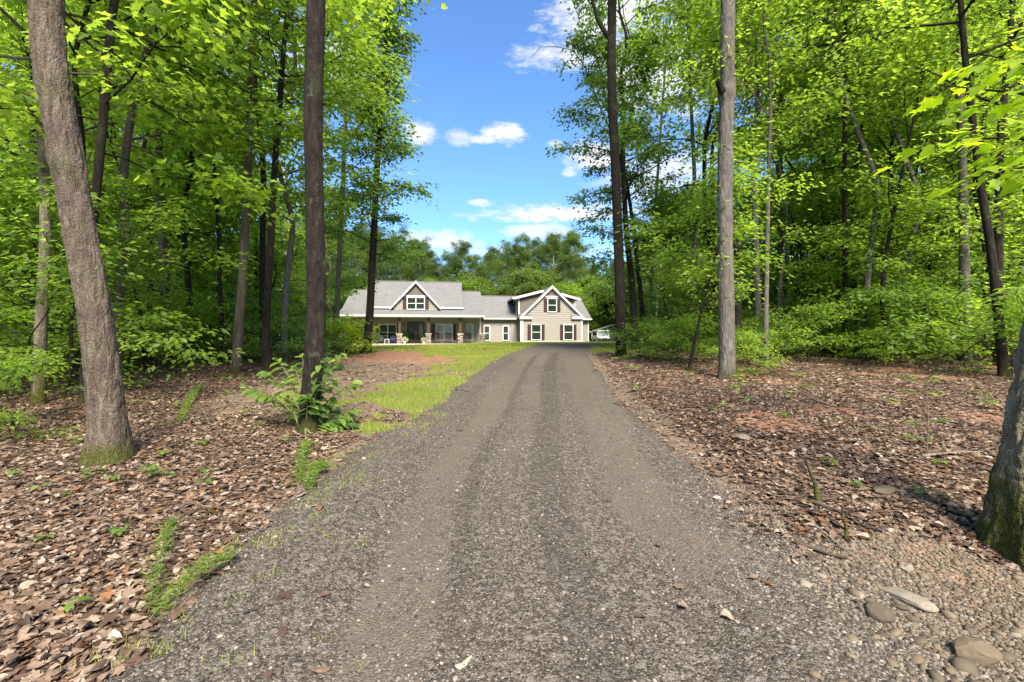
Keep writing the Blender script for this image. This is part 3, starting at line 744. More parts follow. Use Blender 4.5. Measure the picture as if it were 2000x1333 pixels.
for n, y0, y1, s0, s1, kd in [(36000, 1.2, 3.4, .022, .068, 'curl'), (11000, 1.2, 5.5, .03, .075, 'lobed'), (86000, 3.4, 8.5, .026, .072, 'ovate'), (90000, 8.5, 18, .045, .10, 'quad'), (50000, 18, 42, .10, .20, 'quad')]:
    tag(ob('leaf_litter', litter_mesh(rg, n, y0, y1, s0, s1, kd), ground), None, None, None, 'stuff')
DL = []
for i in range(12):
    T, Fc = TPL['lobed' if i % 3 == 0 else 'curl']; V = T.copy(); V[:, 2] = V[:, 2]*rg.uniform(-1.2, 2.6)+.25*V[:, 0]**2*rg.uniform(-1, 2); V += rg.normal(size=V.shape)*.02; V[:, 1] -= .5
    DL.append(npmesh('fallen_leaf', V, [Fc], {'tint': np.full(len(V), i/12)}, False, (M['dead_leaf'],)))
x, y = litter_pts(rg, 9000, 1.25, 2.7, 1.12); dd = y+rg.random(len(x))*.3; o_ = np.argsort(dd)
cnt = 0
for i in o_[::3]:
    if cnt >= 270: break
    s = rg.uniform(.045, .095)
    leaf_part(rg, DL, ground, (x[i], y[i], gz1(x[i], y[i])+rg.uniform(.012, .04)), (math.cos(i), math.sin(i), rg.normal()*.2), (rg.normal()*.25, rg.normal()*.25, 1), s, 'fallen_leaf'); cnt += 1
for px, py in [(630, 1312), (1465, 1130), (1500, 1145), (608, 992), (625, 998), (560, 1170), (1330, 1150), (905, 1300), (1610, 1140), (1420, 1215)]:
    gx_, gy_, gz_ = at(px, py); leaf_part(rg, DL, drive, (gx_, gy_, gz_+.015), (rg.normal(), rg.normal(), .05), (0, .1, 1), .085 if py > 1000 else .1, 'fallen_leaf')

# ------------------------------------------------------------------ grass
def grass_mesh(rng, x, y, h0, h1, wd):
    n = len(x); th = rng.uniform(0, 6.28, n); H = rng.uniform(h0, h1, n); z = gz(x, y)-.005
    dx, dy = np.cos(th)*wd, np.sin(th)*wd; lean = rng.normal(size=(n, 2))*.45*H[:, None]
    V = np.stack([np.stack([x-dx, y-dy, z], 1), np.stack([x+dx, y+dy, z], 1), np.stack([x+lean[:, 0], y+lean[:, 1], z+H], 1)], 1).reshape(-1, 3)
    Fc = np.arange(3*n).reshape(-1, 3)
    tint = np.clip(.5+.9*(fbm(x*.8, y*.8, 0, 101, 3)-.5)+rng.normal(0, .18, n), 0, 1)
    return npmesh('grass', V, [Fc], {'tint': np.repeat(tint, 3)}, False, (M['grass'],))
def grass_pts(rng, n, x0, x1, y0, y1):
    y = rng.uniform(y0, y1, n); x = rng.uniform(x0, x1, n); g = zones(x, y)[0]
    k = rng.random(n) < sstep(.25, .8, g+.5*(fbm(x*2.5, y*2.5, 0, 15, 3)-.5)); return x[k], y[k]
xs, ys = grass_pts(rg, 70000, -6, .5, 5, 20)
tag(ob('grass', grass_mesh(rg, xs, ys, .03, .085, .004)), 'short bright green grass growing along the left edge of the gravel drive', 'grass', None, 'stuff')
xs, ys = grass_pts(rg, 90000, -16, 20, 19, 46)
tag(ob('grass', grass_mesh(rg, xs, ys, .05, .10, .012)), 'mown green lawn sloping up to the porch of the house', 'grass', None, 'stuff')
xs, ys = grass_pts(rg, 26000, -15, -8, 14, 24)
tag(ob('grass', grass_mesh(rg, xs, ys, .05, .12, .010)), 'strip of green grass seen between the trunks of the left wood', 'grass', None, 'stuff')
# sparse wisps in the gravel edge
yw = rg.uniform(1.9, 7, 900); xw = road_l(yw)+rg.normal(.1, .25, 900); kk = vnoise(xw*5, yw*5, 0, 3) > .6
xw, yw = xw[kk], yw[kk]; xw = np.repeat(xw, 6)+rg.normal(0, .025, len(xw)*6); yw = np.repeat(yw, 6)+rg.normal(0, .025, len(yw)*6)
tag(ob('grass', grass_mesh(rg, xw, yw, .02, .07, .0025)), 'thin wisps of grass rooted in the left shoulder of the gravel', 'grass', None, 'stuff')

# twigs mixed into the litter
def twigs(rng, n, y0, y1, L0, L1, w_):
    x, y = litter_pts(rng, n*3, y0, y1); x, y = x[:n], y[:n]; ac = Acc()
    for i in range(len(x)):
        a = rng.uniform(0, 6.28); L = rng.uniform(L0, L1); d = np.array([math.cos(a), math.sin(a)])
        p = [np.array([x[i], y[i]])+d*L*(k-1)/2+rng.normal(size=2)*L*.05 for k in range(3)]
        ac.tube(np.array([(q[0], q[1], 0) for q in p]), np.array([w_, w_*.8, w_*.4])*rng.uniform(.6, 1.5), 3)
    V = np.concatenate(ac.V); V[:, 2] += gz(V[:, 0], V[:, 1])+.022+.012*np.sin(V[:, 0]*40)
    return npmesh('twigs', V, [np.concatenate(ac.F)], None, True, (M['twig'],))
tag(ob('twigs', twigs(rg, 900, 1.3, 6, .08, .40, .0025), ground), None, None, None, 'stuff')
tag(ob('twigs', twigs(rg, 900, 6, 16, .2, .8, .005), ground), None, None, None, 'stuff')
# ------------------------------------------------------------------ house
M['siding'] = plain('siding', (.245, .229, .202), .7, .25, 0, .05, 2.0, .1)
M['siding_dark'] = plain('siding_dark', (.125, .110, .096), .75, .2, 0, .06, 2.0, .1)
M['trim'] = plain('trim', (.56, .56, .54), .5, .3, 0, .03, 3)
M['shutter'] = plain('shutter', (.040, .019, .019), .5, .3, 0, .15, 4)
M['wood_dark'] = plain('wood_dark', (.062, .036, .026), .6, .3, 0, .2, 6, .2)
M['ceiling'] = plain('ceiling', (.72, .70, .62), .6, .2, 0, .03)
M['concrete'] = plain('concrete', (.42, .39, .35), .9, .1, 0, .12, 3, .2)
def roof_mat():
    m, t, out = mat_new('shingle'); co = objco(t)
    br = t.new('ShaderNodeTexBrick'); t.put(br.inputs['Vector'], t.map(co, (1, 1, 1), (0, 0, 0)))
    br.inputs['Color1'].default_value = (.160, .160, .158, 1); br.inputs['Color2'].default_value = (.122, .121, .119, 1); br.inputs['Mortar'].default_value = (.09, .09, .09, 1)
    br.inputs['Scale'].default_value = 1.0; br.inputs['Brick Width'].default_value = .33; br.inputs['Row Height'].default_value = .14; br.inputs['Mortar Size'].default_value = .008
    n = t.noise(co, 1.2, 5, .6); c = t.mix(t.mr(n, .35, .7, 0, .35), br.outputs[0], (.185, .18, .18))
    c = t.mix(t.mr(t.noise(co, 30, 3), .4, .8, 0, .3), c, (.2, .19, .19))
    principled(t, out, c, .9, t.bump(br.outputs['Fac'], -.4, .01), .15); return m
M['shingle'] = roof_mat()
def glass_mat():
    m, t, out = mat_new('window_glass'); p = principled(t, out, (.018, .028, .024), .06, None, .7); return m
M['glass'] = glass_mat()
PSI = math.radians(8.0); cP, sP = math.cos(PSI), math.sin(PSI)
HX, HY, HZ = (1019-1000)/F*48, 48.0, gz1(1.0, 48.0)-.02
def HU(px, v=0.0):
    k = (px-1000)/F; return (k*(HY+v*cP)-HX+v*sP)/(cP-k*sP)
def HD(u, v): return HY+u*sP+v*cP
def HW(px, py, v=0.0): return EYE+(666-py)/F*HD(HU(px, v), v)-HZ
house = thing('house', 'tan one and a half storey house with grey roof, gables and stone pier porch', 'house', (HX, HY, HZ), PSI)
def part(name, mb, mat, parent=None, label=None, **kw):
    o = mb.build(name, M[mat], parent or house, **kw)
    if label: o['label'] = label
    return o
def plank_rows(wall, u0f, u1f, w0, w1, v, pitch=.20, axis='u'):
    """lapped boards on a wall: each board one wedge; u0f/u1f give the ends at a height"""
    w_ = w0; n = 0
    while w_ < w1-.04:
        a0, a1 = u0f(w_), u1f(w_); h = min(pitch+.02, w1-w_)
        b0, b1 = u0f(w_+h), u1f(w_+h)
        if a1-a0 > .12:
            m = MB(); b0, b1 = max(b0, a0), min(b1, a1)
            if b1-b0 < .02: b0 = b1 = (a0+a1)/2; b0 -= .01; b1 += .01
            if axis == 'u': vs = [(a0, v-.052, w_), (a1, v-.052, w_), (a1, v, w_), (a0, v, w_), (b0, v-.008, w_+h), (b1, v-.008, w_+h), (b1, v, w_+h), (b0, v, w_+h)]
            else: vs = [(v-.052, a0, w_), (v-.052, a1, w_), (v, a1, w_), (v, a0, w_), (v-.008, b0, w_+h), (v-.008, b1, w_+h), (v, b1, w_+h), (v, b0, w_+h)]
            m.add(vs, [(0, 3, 2, 1), (4, 5, 6, 7), (0, 1, 5, 4), (1, 2, 6, 5), (2, 3, 7, 6), (3, 0, 4, 7)])
            m.build('siding_board', M['siding'], wall)
        w_ += pitch; n += 1
K = lambda c: (lambda w_: c)
def wall_box(name, u0, u1, v0, v1, w0, w1, mat='siding'):
    return part(name, MB().box(u0, u1, v0, v1, w0, w1), mat)
def window(u0, u1, w0, w1, v, cols=1, rows=2, fr=.085, proud=.11):
    f = MB(); y0, y1 = v-proud, v+.02
    f.box(u0, u1, y0, y1, w1-fr*1.15, w1).box(u0, u1, y0-.02, y1, w0, w0+fr).box(u0, u0+fr, y0, y1, w0+fr, w1-fr*1.15).box(u1-fr, u1, y0, y1, w0+fr, w1-fr*1.15)
    iw0, iw1, iu0, iu1 = w0+fr, w1-fr*1.15, u0+fr, u1-fr
    for c in range(1, cols): uc = iu0+(iu1-iu0)*c/cols; f.box(uc-.045, uc+.045, y0+.01, y1, iw0, iw1)
    wf = part('window', f, 'trim')
    cw = (iu1-iu0)/cols
    for c in range(cols):
        a0 = iu0+c*cw+(.045 if c else 0); a1 = iu0+(c+1)*cw-(.045 if c < cols-1 else 0); mid = (iw0+iw1)/2
        MB().box(a0, a1, y0+.025, y1, mid-.03, mid+.03).build('sash_rail', M['trim'], wf)
        for (b0, b1, dv) in ((iw0, mid-.03, .030), (mid+.03, iw1, .045)): MB().box(a0, a1, y0+dv, y0+dv+.01, b0, b1).build('pane', M['glass'], wf)
    return wf
def shutter(u0, u1, w0, w1, v):
    m = MB().box(u0, u1, v-.085, v-.03, w0, w1); n = 3; d = (u1-u0)/n
    for i in range(n): m.box(u0+i*d+.012, u0+(i+1)*d-.012, v-.10, v-.085, w0+.01, w1-.01)
    m.box(u0+.02, u1-.02, v-.112, v-.10, w0+.15, w0+.25).box(u0+.02, u1-.02, v-.112, v-.10, w1-.25, w1-.15)
    return part('shutter', m, 'shutter')
# ---- garage wing with front gable
gu0, gu1 = 0.0, HU(1137, 0); eW = HW(1025, 619, 0); apU, apW = HU(1079, -.3), HW(1079, 557, -.3)
lo0U, lo0W = HU(1015, -.3), HW(1015, 619, -.3); lo1U = 2*apU-lo0U
gd = 11.0
gw = part('wall', MB().prism([(gu0, 0), (gu1, 0), (gu1, eW), (apU, apW-.35), (gu0, eW)], .0, gd), 'siding')
gs = (apW-lo0W)/(apU-lo0U)
roofu0 = lambda w_: gu0+.02 if w_ < eW-.15 else max(gu0+.02, lo0U+(w_-lo0W)/gs+.30)
roofu1 = lambda w_: gu1-.02 if w_ < eW-.15 else min(gu1-.02, lo1U-(w_-lo0W)/gs-.30)
trW = HW(1079, 580, 0)
plank_rows(gw, roofu0, roofu1, .16, trW-.02, 0.0)
plank_rows(gw, K(.02), K(2.5), .16, eW-.1, 0.0, axis='v')
part('trim', MB().box(HU(1060, 0), HU(1099, 0), -.07, 0, trW-.02, trW+.10), 'trim')
tri = [(HU(1060, 0)+.08, trW+.10), (HU(1099, 0)-.08, trW+.10), (apU, apW-.42)]
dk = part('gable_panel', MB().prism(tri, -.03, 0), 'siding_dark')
for i in range(-3, 4):
    uu = apU+i*.4; top = apW-.5-abs(i*.4)*gs
    if top > trW+.2: MB().box(uu-.03, uu+.03, -.055, -.03, trW+.10, top).build('batten', M['siding_dark'], dk)
# corner boards, base trim
part('trim', MB().box(gu0-.02, gu0+.14, -.08, 0.0, .0, eW), 'trim'); part('trim', MB().box(gu0-.065, gu0-.022, -.082, .12, 0, eW), 'trim')
part('trim', MB().box(gu1-.14, gu1+.02, -.08, .0, .0, eW), 'trim')
part('trim', MB().box(gu0+.14, gu1-.14, -.07, -.0, .0, .14), 'trim')
part('foundation', MB().box(gu0+.01, gu1-.01, -.02, .1, -.5, .0), 'concrete')
for a, b in ((1037, 1057), (1100, 1119.5)):
    window(HU(a), HU(b), HW(1079, 664.5), HW(1079, 633), 0)
for a, b in ((1030.2, 1036.8), (1057.2, 1063.5), (1093.6, 1099.8), (1119.8, 1125.6)): shutter(HU(a), HU(b), HW(1079, 664), HW(1079, 634), 0)
window(HU(1068.6), HU(1087.4), HW(1079, 610), HW(1079, 582), 0)
for a, b in ((1061.8, 1068.4), (1087.6, 1094.2)): shutter(HU(a), HU(b), HW(1079, 609), HW(1079, 583), 0)
# gable roof slabs and rakes
vb = 8.5
for s_, lu in ((-1, lo0U), (1, lo1U)):
    q = [(apU, -.30, apW), (lu, -.30, lo0W), (lu, vb, lo0W), (apU, vb, apW)]
    if s_ > 0: q = q[::-1]
    part('roof', MB().slab(q, .16), 'shingle')
    fz = [(apU, apW-.02), (lu, lo0W-.02), (lu, lo0W-.26), (apU, apW-.30)]
    part('rake_board', MB().prism(fz, -.36, -.302), 'trim')
    part('rake_board', MB().prism([(p[0], p[1]-.28) for p in [(apU, apW-.02), (lu-.3*s_*-1*0+(-s_)*.25, lo0W-.02+gs*.25), (lu+(-s_)*.25, lo0W-.12+gs*.25), (apU, apW-.14)]], -.12, -.03), 'trim')
    part('soffit', MB().add([(apU, -.30, apW-.17), (lu, -.30, lo0W-.17), (lu, 0, lo0W-.17), (apU, 0, apW-.17), (apU, -.30, apW-.19), (lu, -.30, lo0W-.19), (lu, 0, lo0W-.19), (apU, 0, apW-.19)], [(0, 1, 2, 3), (7, 6, 5, 4), (0, 4, 5, 1), (2, 6, 7, 3)]), 'trim')
# returns
for a, b in ((1016.5, 1040), (1117, 1141)):
    u0, u1 = HU(a, -.3), HU(b, -.3); wt, wb = HW(a, 617, -.3), HW(a, 623, -.3)
    part('eave_return', MB().box(u0, u1, -.30, -.0, wb, wt), 'trim')
    part('roof', MB().add([(u0-.04, -.36, wt+.003), (u1+.04, -.36, wt+.003), (u1-.1, 0, wt+.30), (u0+.1, 0, wt+.30), (u0-.04, 0, wt+.003), (u1+.04, 0, wt+.003)], [(0, 1, 2, 3), (0, 3, 4), (1, 5, 2), (0, 4, 5, 1)]), 'shingle')
def downspout(u, v, w0, w1): part('downspout', MB().box(u-.04, u+.04, v-.07, v, w0, w1).box(u-.04, u+.04, v-.2, v-.07, w0-.02, w0+.08), 'trim')
downspout(HU(1017.2, -.07), -.02, .1, eW-.12)
def gutter(u0, u1, v, w_): part('gutter', MB().box(u0, u1, v-.12, v, w_-.06, w_+.07).box(u0-.005, u1+.005, v-.14, v-.12, w_+.03, w_+.075), 'trim')
# shed dormers on the garage roof
dv = 1.5
lW0, lW1 = HW(1012, 581.5, dv), HW(1060, 568.5, dv); a0, a1 = HU(1013, dv), HU(1060, dv)
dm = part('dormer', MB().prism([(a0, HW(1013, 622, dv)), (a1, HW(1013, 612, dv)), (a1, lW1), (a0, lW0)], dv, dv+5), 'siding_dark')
for i in range(1, 7):
    uu = a0+i*.4; 
    if uu < a1: MB().box(uu-.025, uu+.025, dv-.025, dv, lW0-1.9, lW0+(lW1-lW0)*(uu-a0)/(a1-a0)).build('batten', M['siding_dark'], dm)
part('trim', MB().box(a0-.03, a0+.10, dv-.035, dv+.02, HW(1013, 614, dv), lW0), 'trim')
b0 = HU(1003, dv-.4)
def shed(u_lo, w_lo, u_hi, w_hi, v0, v1):
    q = [(u_lo, v0, w_lo), (u_hi, v0, w_hi), (u_hi, v1, w_hi), (u_lo, v1, w_lo)]
    if u_lo > u_hi: q = q[::-1]
    part('roof', MB().slab(q, .08), 'shingle')
    part('rake_board', MB().prism([(u_lo, w_lo-.03), (u_hi, w_hi-.03), (u_hi, w_hi-.27), (u_lo, w_lo-.27)], v0-.04, v0-.002), 'trim')
    s_ = -1 if u_lo < u_hi else 1
    part('gutter', MB().box(u_lo, u_lo+s_*.12, v0-.04, v1, w_lo-.17, w_lo-.01), 'trim')
    part('soffit', MB().prism([(u_lo, w_lo-.19), (u_hi, w_hi-.19), (u_hi, w_hi-.21), (u_lo, w_lo-.21)], v0-.002, dv), 'trim')
shed(b0, HW(1003, 580, dv-.4), HU(1062, dv-.4), HW(1062, 565.5, dv-.4), dv-.4, dv+5.4)
# dormer side with its window, seen from the left
ds = part('dormer_side', MB().box(a0-.03, a0-.001, dv, dv+5, HW(1013, 620, dv), lW0), 'siding')
wm = MB().box(a0-.10, a0-.02, dv+1.2, dv+2.6, HW(1013, 613, dv), HW(1013, 584, dv)); wfr = part('window', wm, 'trim')
for b_, t_ in ((611, 599.5), (598, 586)): MB().box(a0-.115, a0-.10, dv+1.32, dv+2.48, HW(1013, b_, dv), HW(1013, t_, dv)).build('pane', M['glass'], wfr)
r0_, r1_ = HU(1098, dv), HU(1122.5, dv)
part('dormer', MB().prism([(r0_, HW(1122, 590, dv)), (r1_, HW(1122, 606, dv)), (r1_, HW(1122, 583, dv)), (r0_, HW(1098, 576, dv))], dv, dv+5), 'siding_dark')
part('trim', MB().box(r1_-.12, r1_+.02, dv-.035, dv+.02, HW(1122, 604, dv), HW(1122, 583, dv)), 'trim')
shed(HU(1132, dv-.4), HW(1132, 582, dv-.4), HU(1097, dv-.4), HW(1097, 572, dv-.4), dv-.4, dv+5.4)
# ---- X-ridged wing behind the garage and between it and the main house
vw = 2.5; wr = HW(1000, 578.5, vw+4.2); we = HW(970, 621.5, vw-.45)
wl, wrr = HU(936, vw), HU(1149, vw)
ww = part('wall', MB().box(wl, wrr, vw, vw+8, -.4, we), 'siding')
plank_rows(ww, K(wl), K(gu0-.06), .05, we-.35, vw)
plank_rows(ww, K(gu1+.05), K(wrr-.02), .05, we-.35, vw)
part('frieze', MB().box(wl, gu0-.06, vw-.05, vw-.0, we-.36, we-.12), 'siding')
part('trim', MB().box(wrr-.1, wrr+.03, vw-.06, vw, 0, we-.1), 'trim')
RU0, RU1 = HU(905, vw), HU(1156, vw-.45)
part('roof', MB().slab([(RU0, vw-.45, we), (RU1, vw-.45, we), (RU1, vw+4.2, wr), (RU0, vw+4.2, wr)], .12), 'shingle')
part('roof', MB().slab([(RU0, vw+4.2, wr), (RU1, vw+4.2, wr), (RU1, vw+8.8, we), (RU0, vw+8.8, we)], .12), 'shingle')
part('ridge_cap', MB().box(RU0, RU1, vw+4.1, vw+4.3, wr-.03, wr+.05), 'siding_dark')
part('gable_wall', MB().add([(wrr, vw, we-.1), (wrr, vw+8, we-.1), (wrr, vw+4.2, wr-.12), (wrr-.1, vw, we-.1), (wrr-.1, vw+8, we-.1), (wrr-.1, vw+4.2, wr-.12)], [(0, 1, 2), (5, 4, 3), (0, 2, 5, 3), (1, 4, 5, 2)]), 'siding')
gutter(HU(939, vw-.45), HU(1012, vw-.45), vw-.45, we-.06); gutter(HU(1137, vw-.45), RU1, vw-.45, we-.06)
part('soffit', MB().box(HU(939, vw-.45), gu0-.02, vw-.45, vw-.05, we-.15, we-.13), 'trim'); part('soffit', MB().box(gu1, RU1, vw-.45, vw-.05, we-.15, we-.13), 'trim')
downspout(wrr-.02, vw-.07, .1, we-.1)
for a, b in ((944.5, 957), (981.5, 993.5)): window(HU(a, vw), HU(b, vw), HW(a, 665.5, vw), HW(a, 635.5, vw), vw)
# ---- main house
vm = 1.0
ml, mr_ = HU(664, vm), HU(937, vm); pw_ = HW(900, 621.5, -1.3)+.05
mw = part('wall', MB().box(ml, mr_, vm, vm+9, -.4, HW(900, 607, vm)), 'siding')
door0, door1 = HU(795.5, vm), HU(829.5, vm)
plank_rows(mw, K(ml), K(door0-.02), .0, pw_, vm); plank_rows(mw, K(door1+.02), K(mr_-.02), .0, pw_, vm)
plank_rows(mw, K(door0-.02), K(door1+.02), HW(812, 628, vm), pw_, vm)
part('trim', MB().box(mr_-.02, mr_+.14, vm-.06, vm+.1, 0, pw_), 'trim')
# mid roof volume
mv0, mvr = .5, vm+4.5; mre = HW(940, 605, mv0); mrr = HW(920, 569, mvr)
mu0, mu1 = HU(688, mvr), HU(938, mvr)
part('roof', MB().slab([(mu0, mv0, mre), (mu1, mv0, mre), (mu1, mvr, mrr), (mu0, mvr, mrr)], .12), 'shingle')
part('roof', MB().slab([(mu0, mvr, mrr), (mu1, mvr, mrr), (mu1, mvr+5, mre), (mu0, mvr+5, mre)], .12), 'shingle')
part('gable_wall', MB().add([(mu1-.25, mv0+.2, mre-.12), (mu1-.25, mvr+4.8, mre-.12), (mu1-.25, mvr, mrr-.12), (mu1-.35, mv0+.2, mre-.12), (mu1-.35, mvr+4.8, mre-.12), (mu1-.35, mvr, mrr-.12)], [(0, 1, 2), (5, 4, 3), (0, 2, 5, 3), (1, 4, 5, 2)]), 'siding')
part('ridge_cap', MB().box(mu0, mu1, mvr-.1, mvr+.1, mrr-.03, mrr+.04), 'siding_dark')
# upper block
uv0, uvr = .15, vm+4.5; ue = HW(880, 599.5, uv0); ur = HW(816, 550, uvr)
uu0, uu1 = HU(731, uvr), HU(901.5, uvr)
part('roof', MB().slab([(uu0, uv0, ue), (uu1, uv0, ue), (uu1, uvr, ur), (uu0, uvr, ur)], .14), 'shingle')
part('roof', MB().slab([(uu0, uvr, ur), (uu1, uvr, ur), (uu1, uvr+5.3, ue), (uu0, uvr+5.3, ue)], .14), 'shingle')
part('ridge_cap', MB().box(uu0, uu1, uvr-.1, uvr+.1, ur-.03, ur+.05), 'siding_dark')
for uq in (uu0+.2, uu1-.3):
    part('gable_wall', MB().add([(uq, uv0+.3, ue-.14), (uq, uvr+5, ue-.14), (uq, uvr, ur-.15), (uq+.1, uv0+.3, ue-.14), (uq+.1, uvr+5, ue-.14), (uq+.1, uvr, ur-.15), ], [(2, 1, 0), (3, 4, 5), (0, 3, 5, 2), (1, 2, 5, 4)]), 'siding')
part('wall', MB().box(uu0+.2, uu1-.2, uv0+.5, uvr+5, mre-.8, ue-.1), 'siding')
# front gable dormer
fv = 0.0; fau, faw = HU(812, fv-.3), HW(812, 547.5, fv-.3); fl0, flw = HU(762, fv-.3), HW(762, 600, fv-.3); fl1 = 2*fau-fl0; fs = (faw-flw)/(fau-fl0)
fbw = HW(812, 606, fv)
fw = part('wall', MB().prism([(fl0+.3, fbw), (fl1-.3, fbw), (fl1-.3, flw+.05), (fau, faw-.35), (fl0+.3, flw+.05)], fv, fv+5), 'siding')
ftr = HW(812, 578.5, fv)
plank_rows(fw, lambda w_: max(fl0+.32, fl0+(w_-flw)/fs+.34), lambda w_: min(fl1-.32, fl1-(w_-flw)/fs-.34), fbw+.02, ftr-.04, fv)
part('trim', MB().box(HU(786, fv), HU(838.5, fv), -.07, 0, ftr-.03, ftr+.09), 'trim')
dk = part('gable_panel', MB().prism([(HU(786, fv)+.1, ftr+.09), (HU(838.5, fv)-.1, ftr+.09), (fau, faw-.40)], -.03, 0), 'siding_dark')
for i in range(-3, 4):
    uu = fau+i*.4; top = faw-.5-abs(i*.4)*fs
    if top > ftr+.2: MB().box(uu-.03, uu+.03, -.055, -.03, ftr+.09, top).build('batten', M['siding_dark'], dk)
window(HU(794.5), HU(830), HW(812, 605, 0), HW(812, 580, 0), 0, cols=2)
for a, b in ((787, 794.2), (830.3, 837.5)): shutter(HU(a), HU(b), HW(812, 604, 0), HW(812, 580.5, 0), 0)
for s_, lu in ((-1, fl0), (1, fl1)):
    q = [(fau, -.30, faw), (lu, -.30, flw), (lu, uvr, flw), (fau, uvr, faw)]
    if s_ > 0: q = q[::-1]
    part('roof', MB().slab(q, .14), 'shingle')
    part('rake_board', MB().prism([(fau, faw-.02), (lu, flw-.02), (lu, flw-.24), (fau, faw-.28)], -.35, -.302), 'trim')
for a, b in ((HU(724, uv0), fl0+.15), (fl1-.15, uu1+.02)):
    part('eave_board', MB().box(a, b, uv0-.05, uv0+.04, ue-.20, ue-.02), 'trim'); part('soffit', MB().box(a, b, uv0+.04, uv0+.5, ue-.20, ue-.17), 'trim')
# porch roof, beam, ceiling
pe = HW(800, 615.2, -1.8); pl, pr = HU(656, -1.8), HU(946.5, -1.8)
pt = mre+.02
part('roof', MB().slab([(pl, -1.8, pe), (pr, -1.8, pe), (mu1, mv0+.02, pt), (mu0, mv0+.02, pt)], .08), 'shingle')
part('roof', MB().slab([(pr, -1.8, pe), (pr, 4, pe), (mu1, 4, pt), (mu1, mv0+.02, pt)], .08), 'shingle')
part('roof', MB().slab([(pl, 4, pe), (pl, -1.8, pe), (mu0, mv0+.02, pt), (mu0, 4, pt)], .08), 'shingle')
part('gutter', MB().box(pl, pr, -1.93, -1.80, pe-.16, pe+.01).box(pl-.02, pr+.02, -1.96, -1.93, pe-.03, pe+.02), 'trim')
part('soffit', MB().box(pl+.02, pr-.02, -1.80, -1.42, pe-.17, pe-.15), 'ceiling')
part('beam', MB().box(HU(664, -1.42), HU(946, -1.42), -1.42, -1.18, pw_-.02, pe-.15), 'ceiling')
part('porch_ceiling', MB().box(HU(664, -1.18), HU(944, -1.18), -1.18, vm, pw_+.06, pw_+.10), 'ceiling')
fl = HW(812, 671.2, -1.5)
pf = part('porch_floor', MB().box(HU(664, -1.6), HU(946, -1.6), -1.6, vm, fl-.12, fl), 'concrete')
pb = part('porch_base', MB().box(HU(666, -1.55), HU(945, -1.55), -1.55, vm, -1.2, fl-.12), 'pier_stone')
# numbers on the beam
tx = bpy.data.curves.new('house_number', 'FONT'); tx.body = "7738"; tx.size = .30; tx.extrude = .008; tx.align_x = 'CENTER'; tx.materials.append(M['shutter'])
_to = bpy.data.objects.new('tmp', tx); COL.objects.link(_to); bpy.context.view_layer.update(); _dg = bpy.context.evaluated_depsgraph_get(); _nm = bpy.data.meshes.new_from_object(_to.evaluated_get(_dg)); bpy.data.objects.remove(_to)
if not _nm.materials: _nm.materials.append(M['shutter'])
ob('house_number', _nm, house, (HU(809, -1.45), -1.432, HW(809, 620.2, -1.45)), (PI/2, 0, 0))
# piers and posts
PSM = []
for i, (T, Fc) in enumerate(STPL): PSM.append(npmesh('stone', T, [Fc], {'tint': np.full(len(T), i/10)}, False, (M['pier_stone'],)))
rp = np.random.default_rng(5)
for px in (668, 722, 780.5, 837, 899, 942):
    uc = HU(px, -1.3); top = HW(px, 651.5, -1.3); bot = -.9
    pr_ = part('stone_pier', MB().box(uc-.24, uc+.24, -1.54, -1.06, bot, top-.08), 'pier_stone')
    MB().box(uc-.31, uc+.31, -1.61, -.99, top-.08, top).build('pier_cap', M['concrete'], pr_)
    w_ = fl-.25
    while w_ < top-.18:
        h = rp.uniform(.11, .19); cut = rp.uniform(-.1, .1)
        for (a, b) in ((-.25, cut), (cut, .25)):
            o = bpy.data.objects.new('stone', PSM[int(rp.integers(10))]); COL.objects.link(o); o.parent = pr_
            o.location = (uc+(a+b)/2, -1.55, w_+h/2); o.scale = ((b-a)*.56, .10, h*.85); o.rotation_euler = (0, rp.normal()*.06, 0)
        w_ += h
    part('post', MB().box(uc-.115, uc+.115, -1.415, -1.185, top, pw_+.01), 'wood_dark')
# porch windows, shutters, door
for a, b, c in ((740, 775, 2), (850.5, 884.5, 2), (911.5, 924.5, 1), (690, 716, 2)): window(HU(a, vm), HU(b, vm), HW(a, 665, vm), HW(a, 632.5, vm), vm, cols=c)
for a, b in ((775.4, 781.5), (842.8, 850.2), (884.8, 891.2), (733.5, 739.7)): shutter(HU(a, vm), HU(b, vm), HW(a, 664, vm), HW(a, 633, vm), vm)
dw1 = HW(812, 628, vm); dr = part('door', MB().box(door0, door1, vm-.10, vm+.02, fl, fl+.12).box(door0, door0+.16, vm-.10, vm+.02, fl+.12, dw1).box(door1-.16, door1, vm-.10, vm+.02, fl+.12, dw1).box(door0+.16, door1-.16, vm-.08, vm+.02, dw1-.16, dw1)
     .box((door0+door1)/2-.12, (door0+door1)/2+.12, vm-.07, vm+.02, fl+.12, dw1-.16).box(door0+.16, (door0+door1)/2-.12, vm-.06, vm+.02, fl+.12, fl+.42).box((door0+door1)/2+.12, door1-.16, vm-.06, vm+.02, fl+.12, fl+.42), 'wood_dark')
for a, b in ((door0+.16, (door0+door1)/2-.12), ((door0+door1)/2+.12, door1-.16)): MB().box(a, b, vm-.03, vm-.02, fl+.42, dw1-.16).build('pane', M['glass'], dr)
for s_ in (-1, 1): MB().tube([((door0+door1)/2+s_*.07, vm-.12, fl+.95), ((door0+door1)/2+s_*.07, vm-.12, fl+1.25)], [.015, .015], 6).build('handle', M['trim'], dr)
M['black'] = plain('black', (.02, .02, .022), .5, .4)
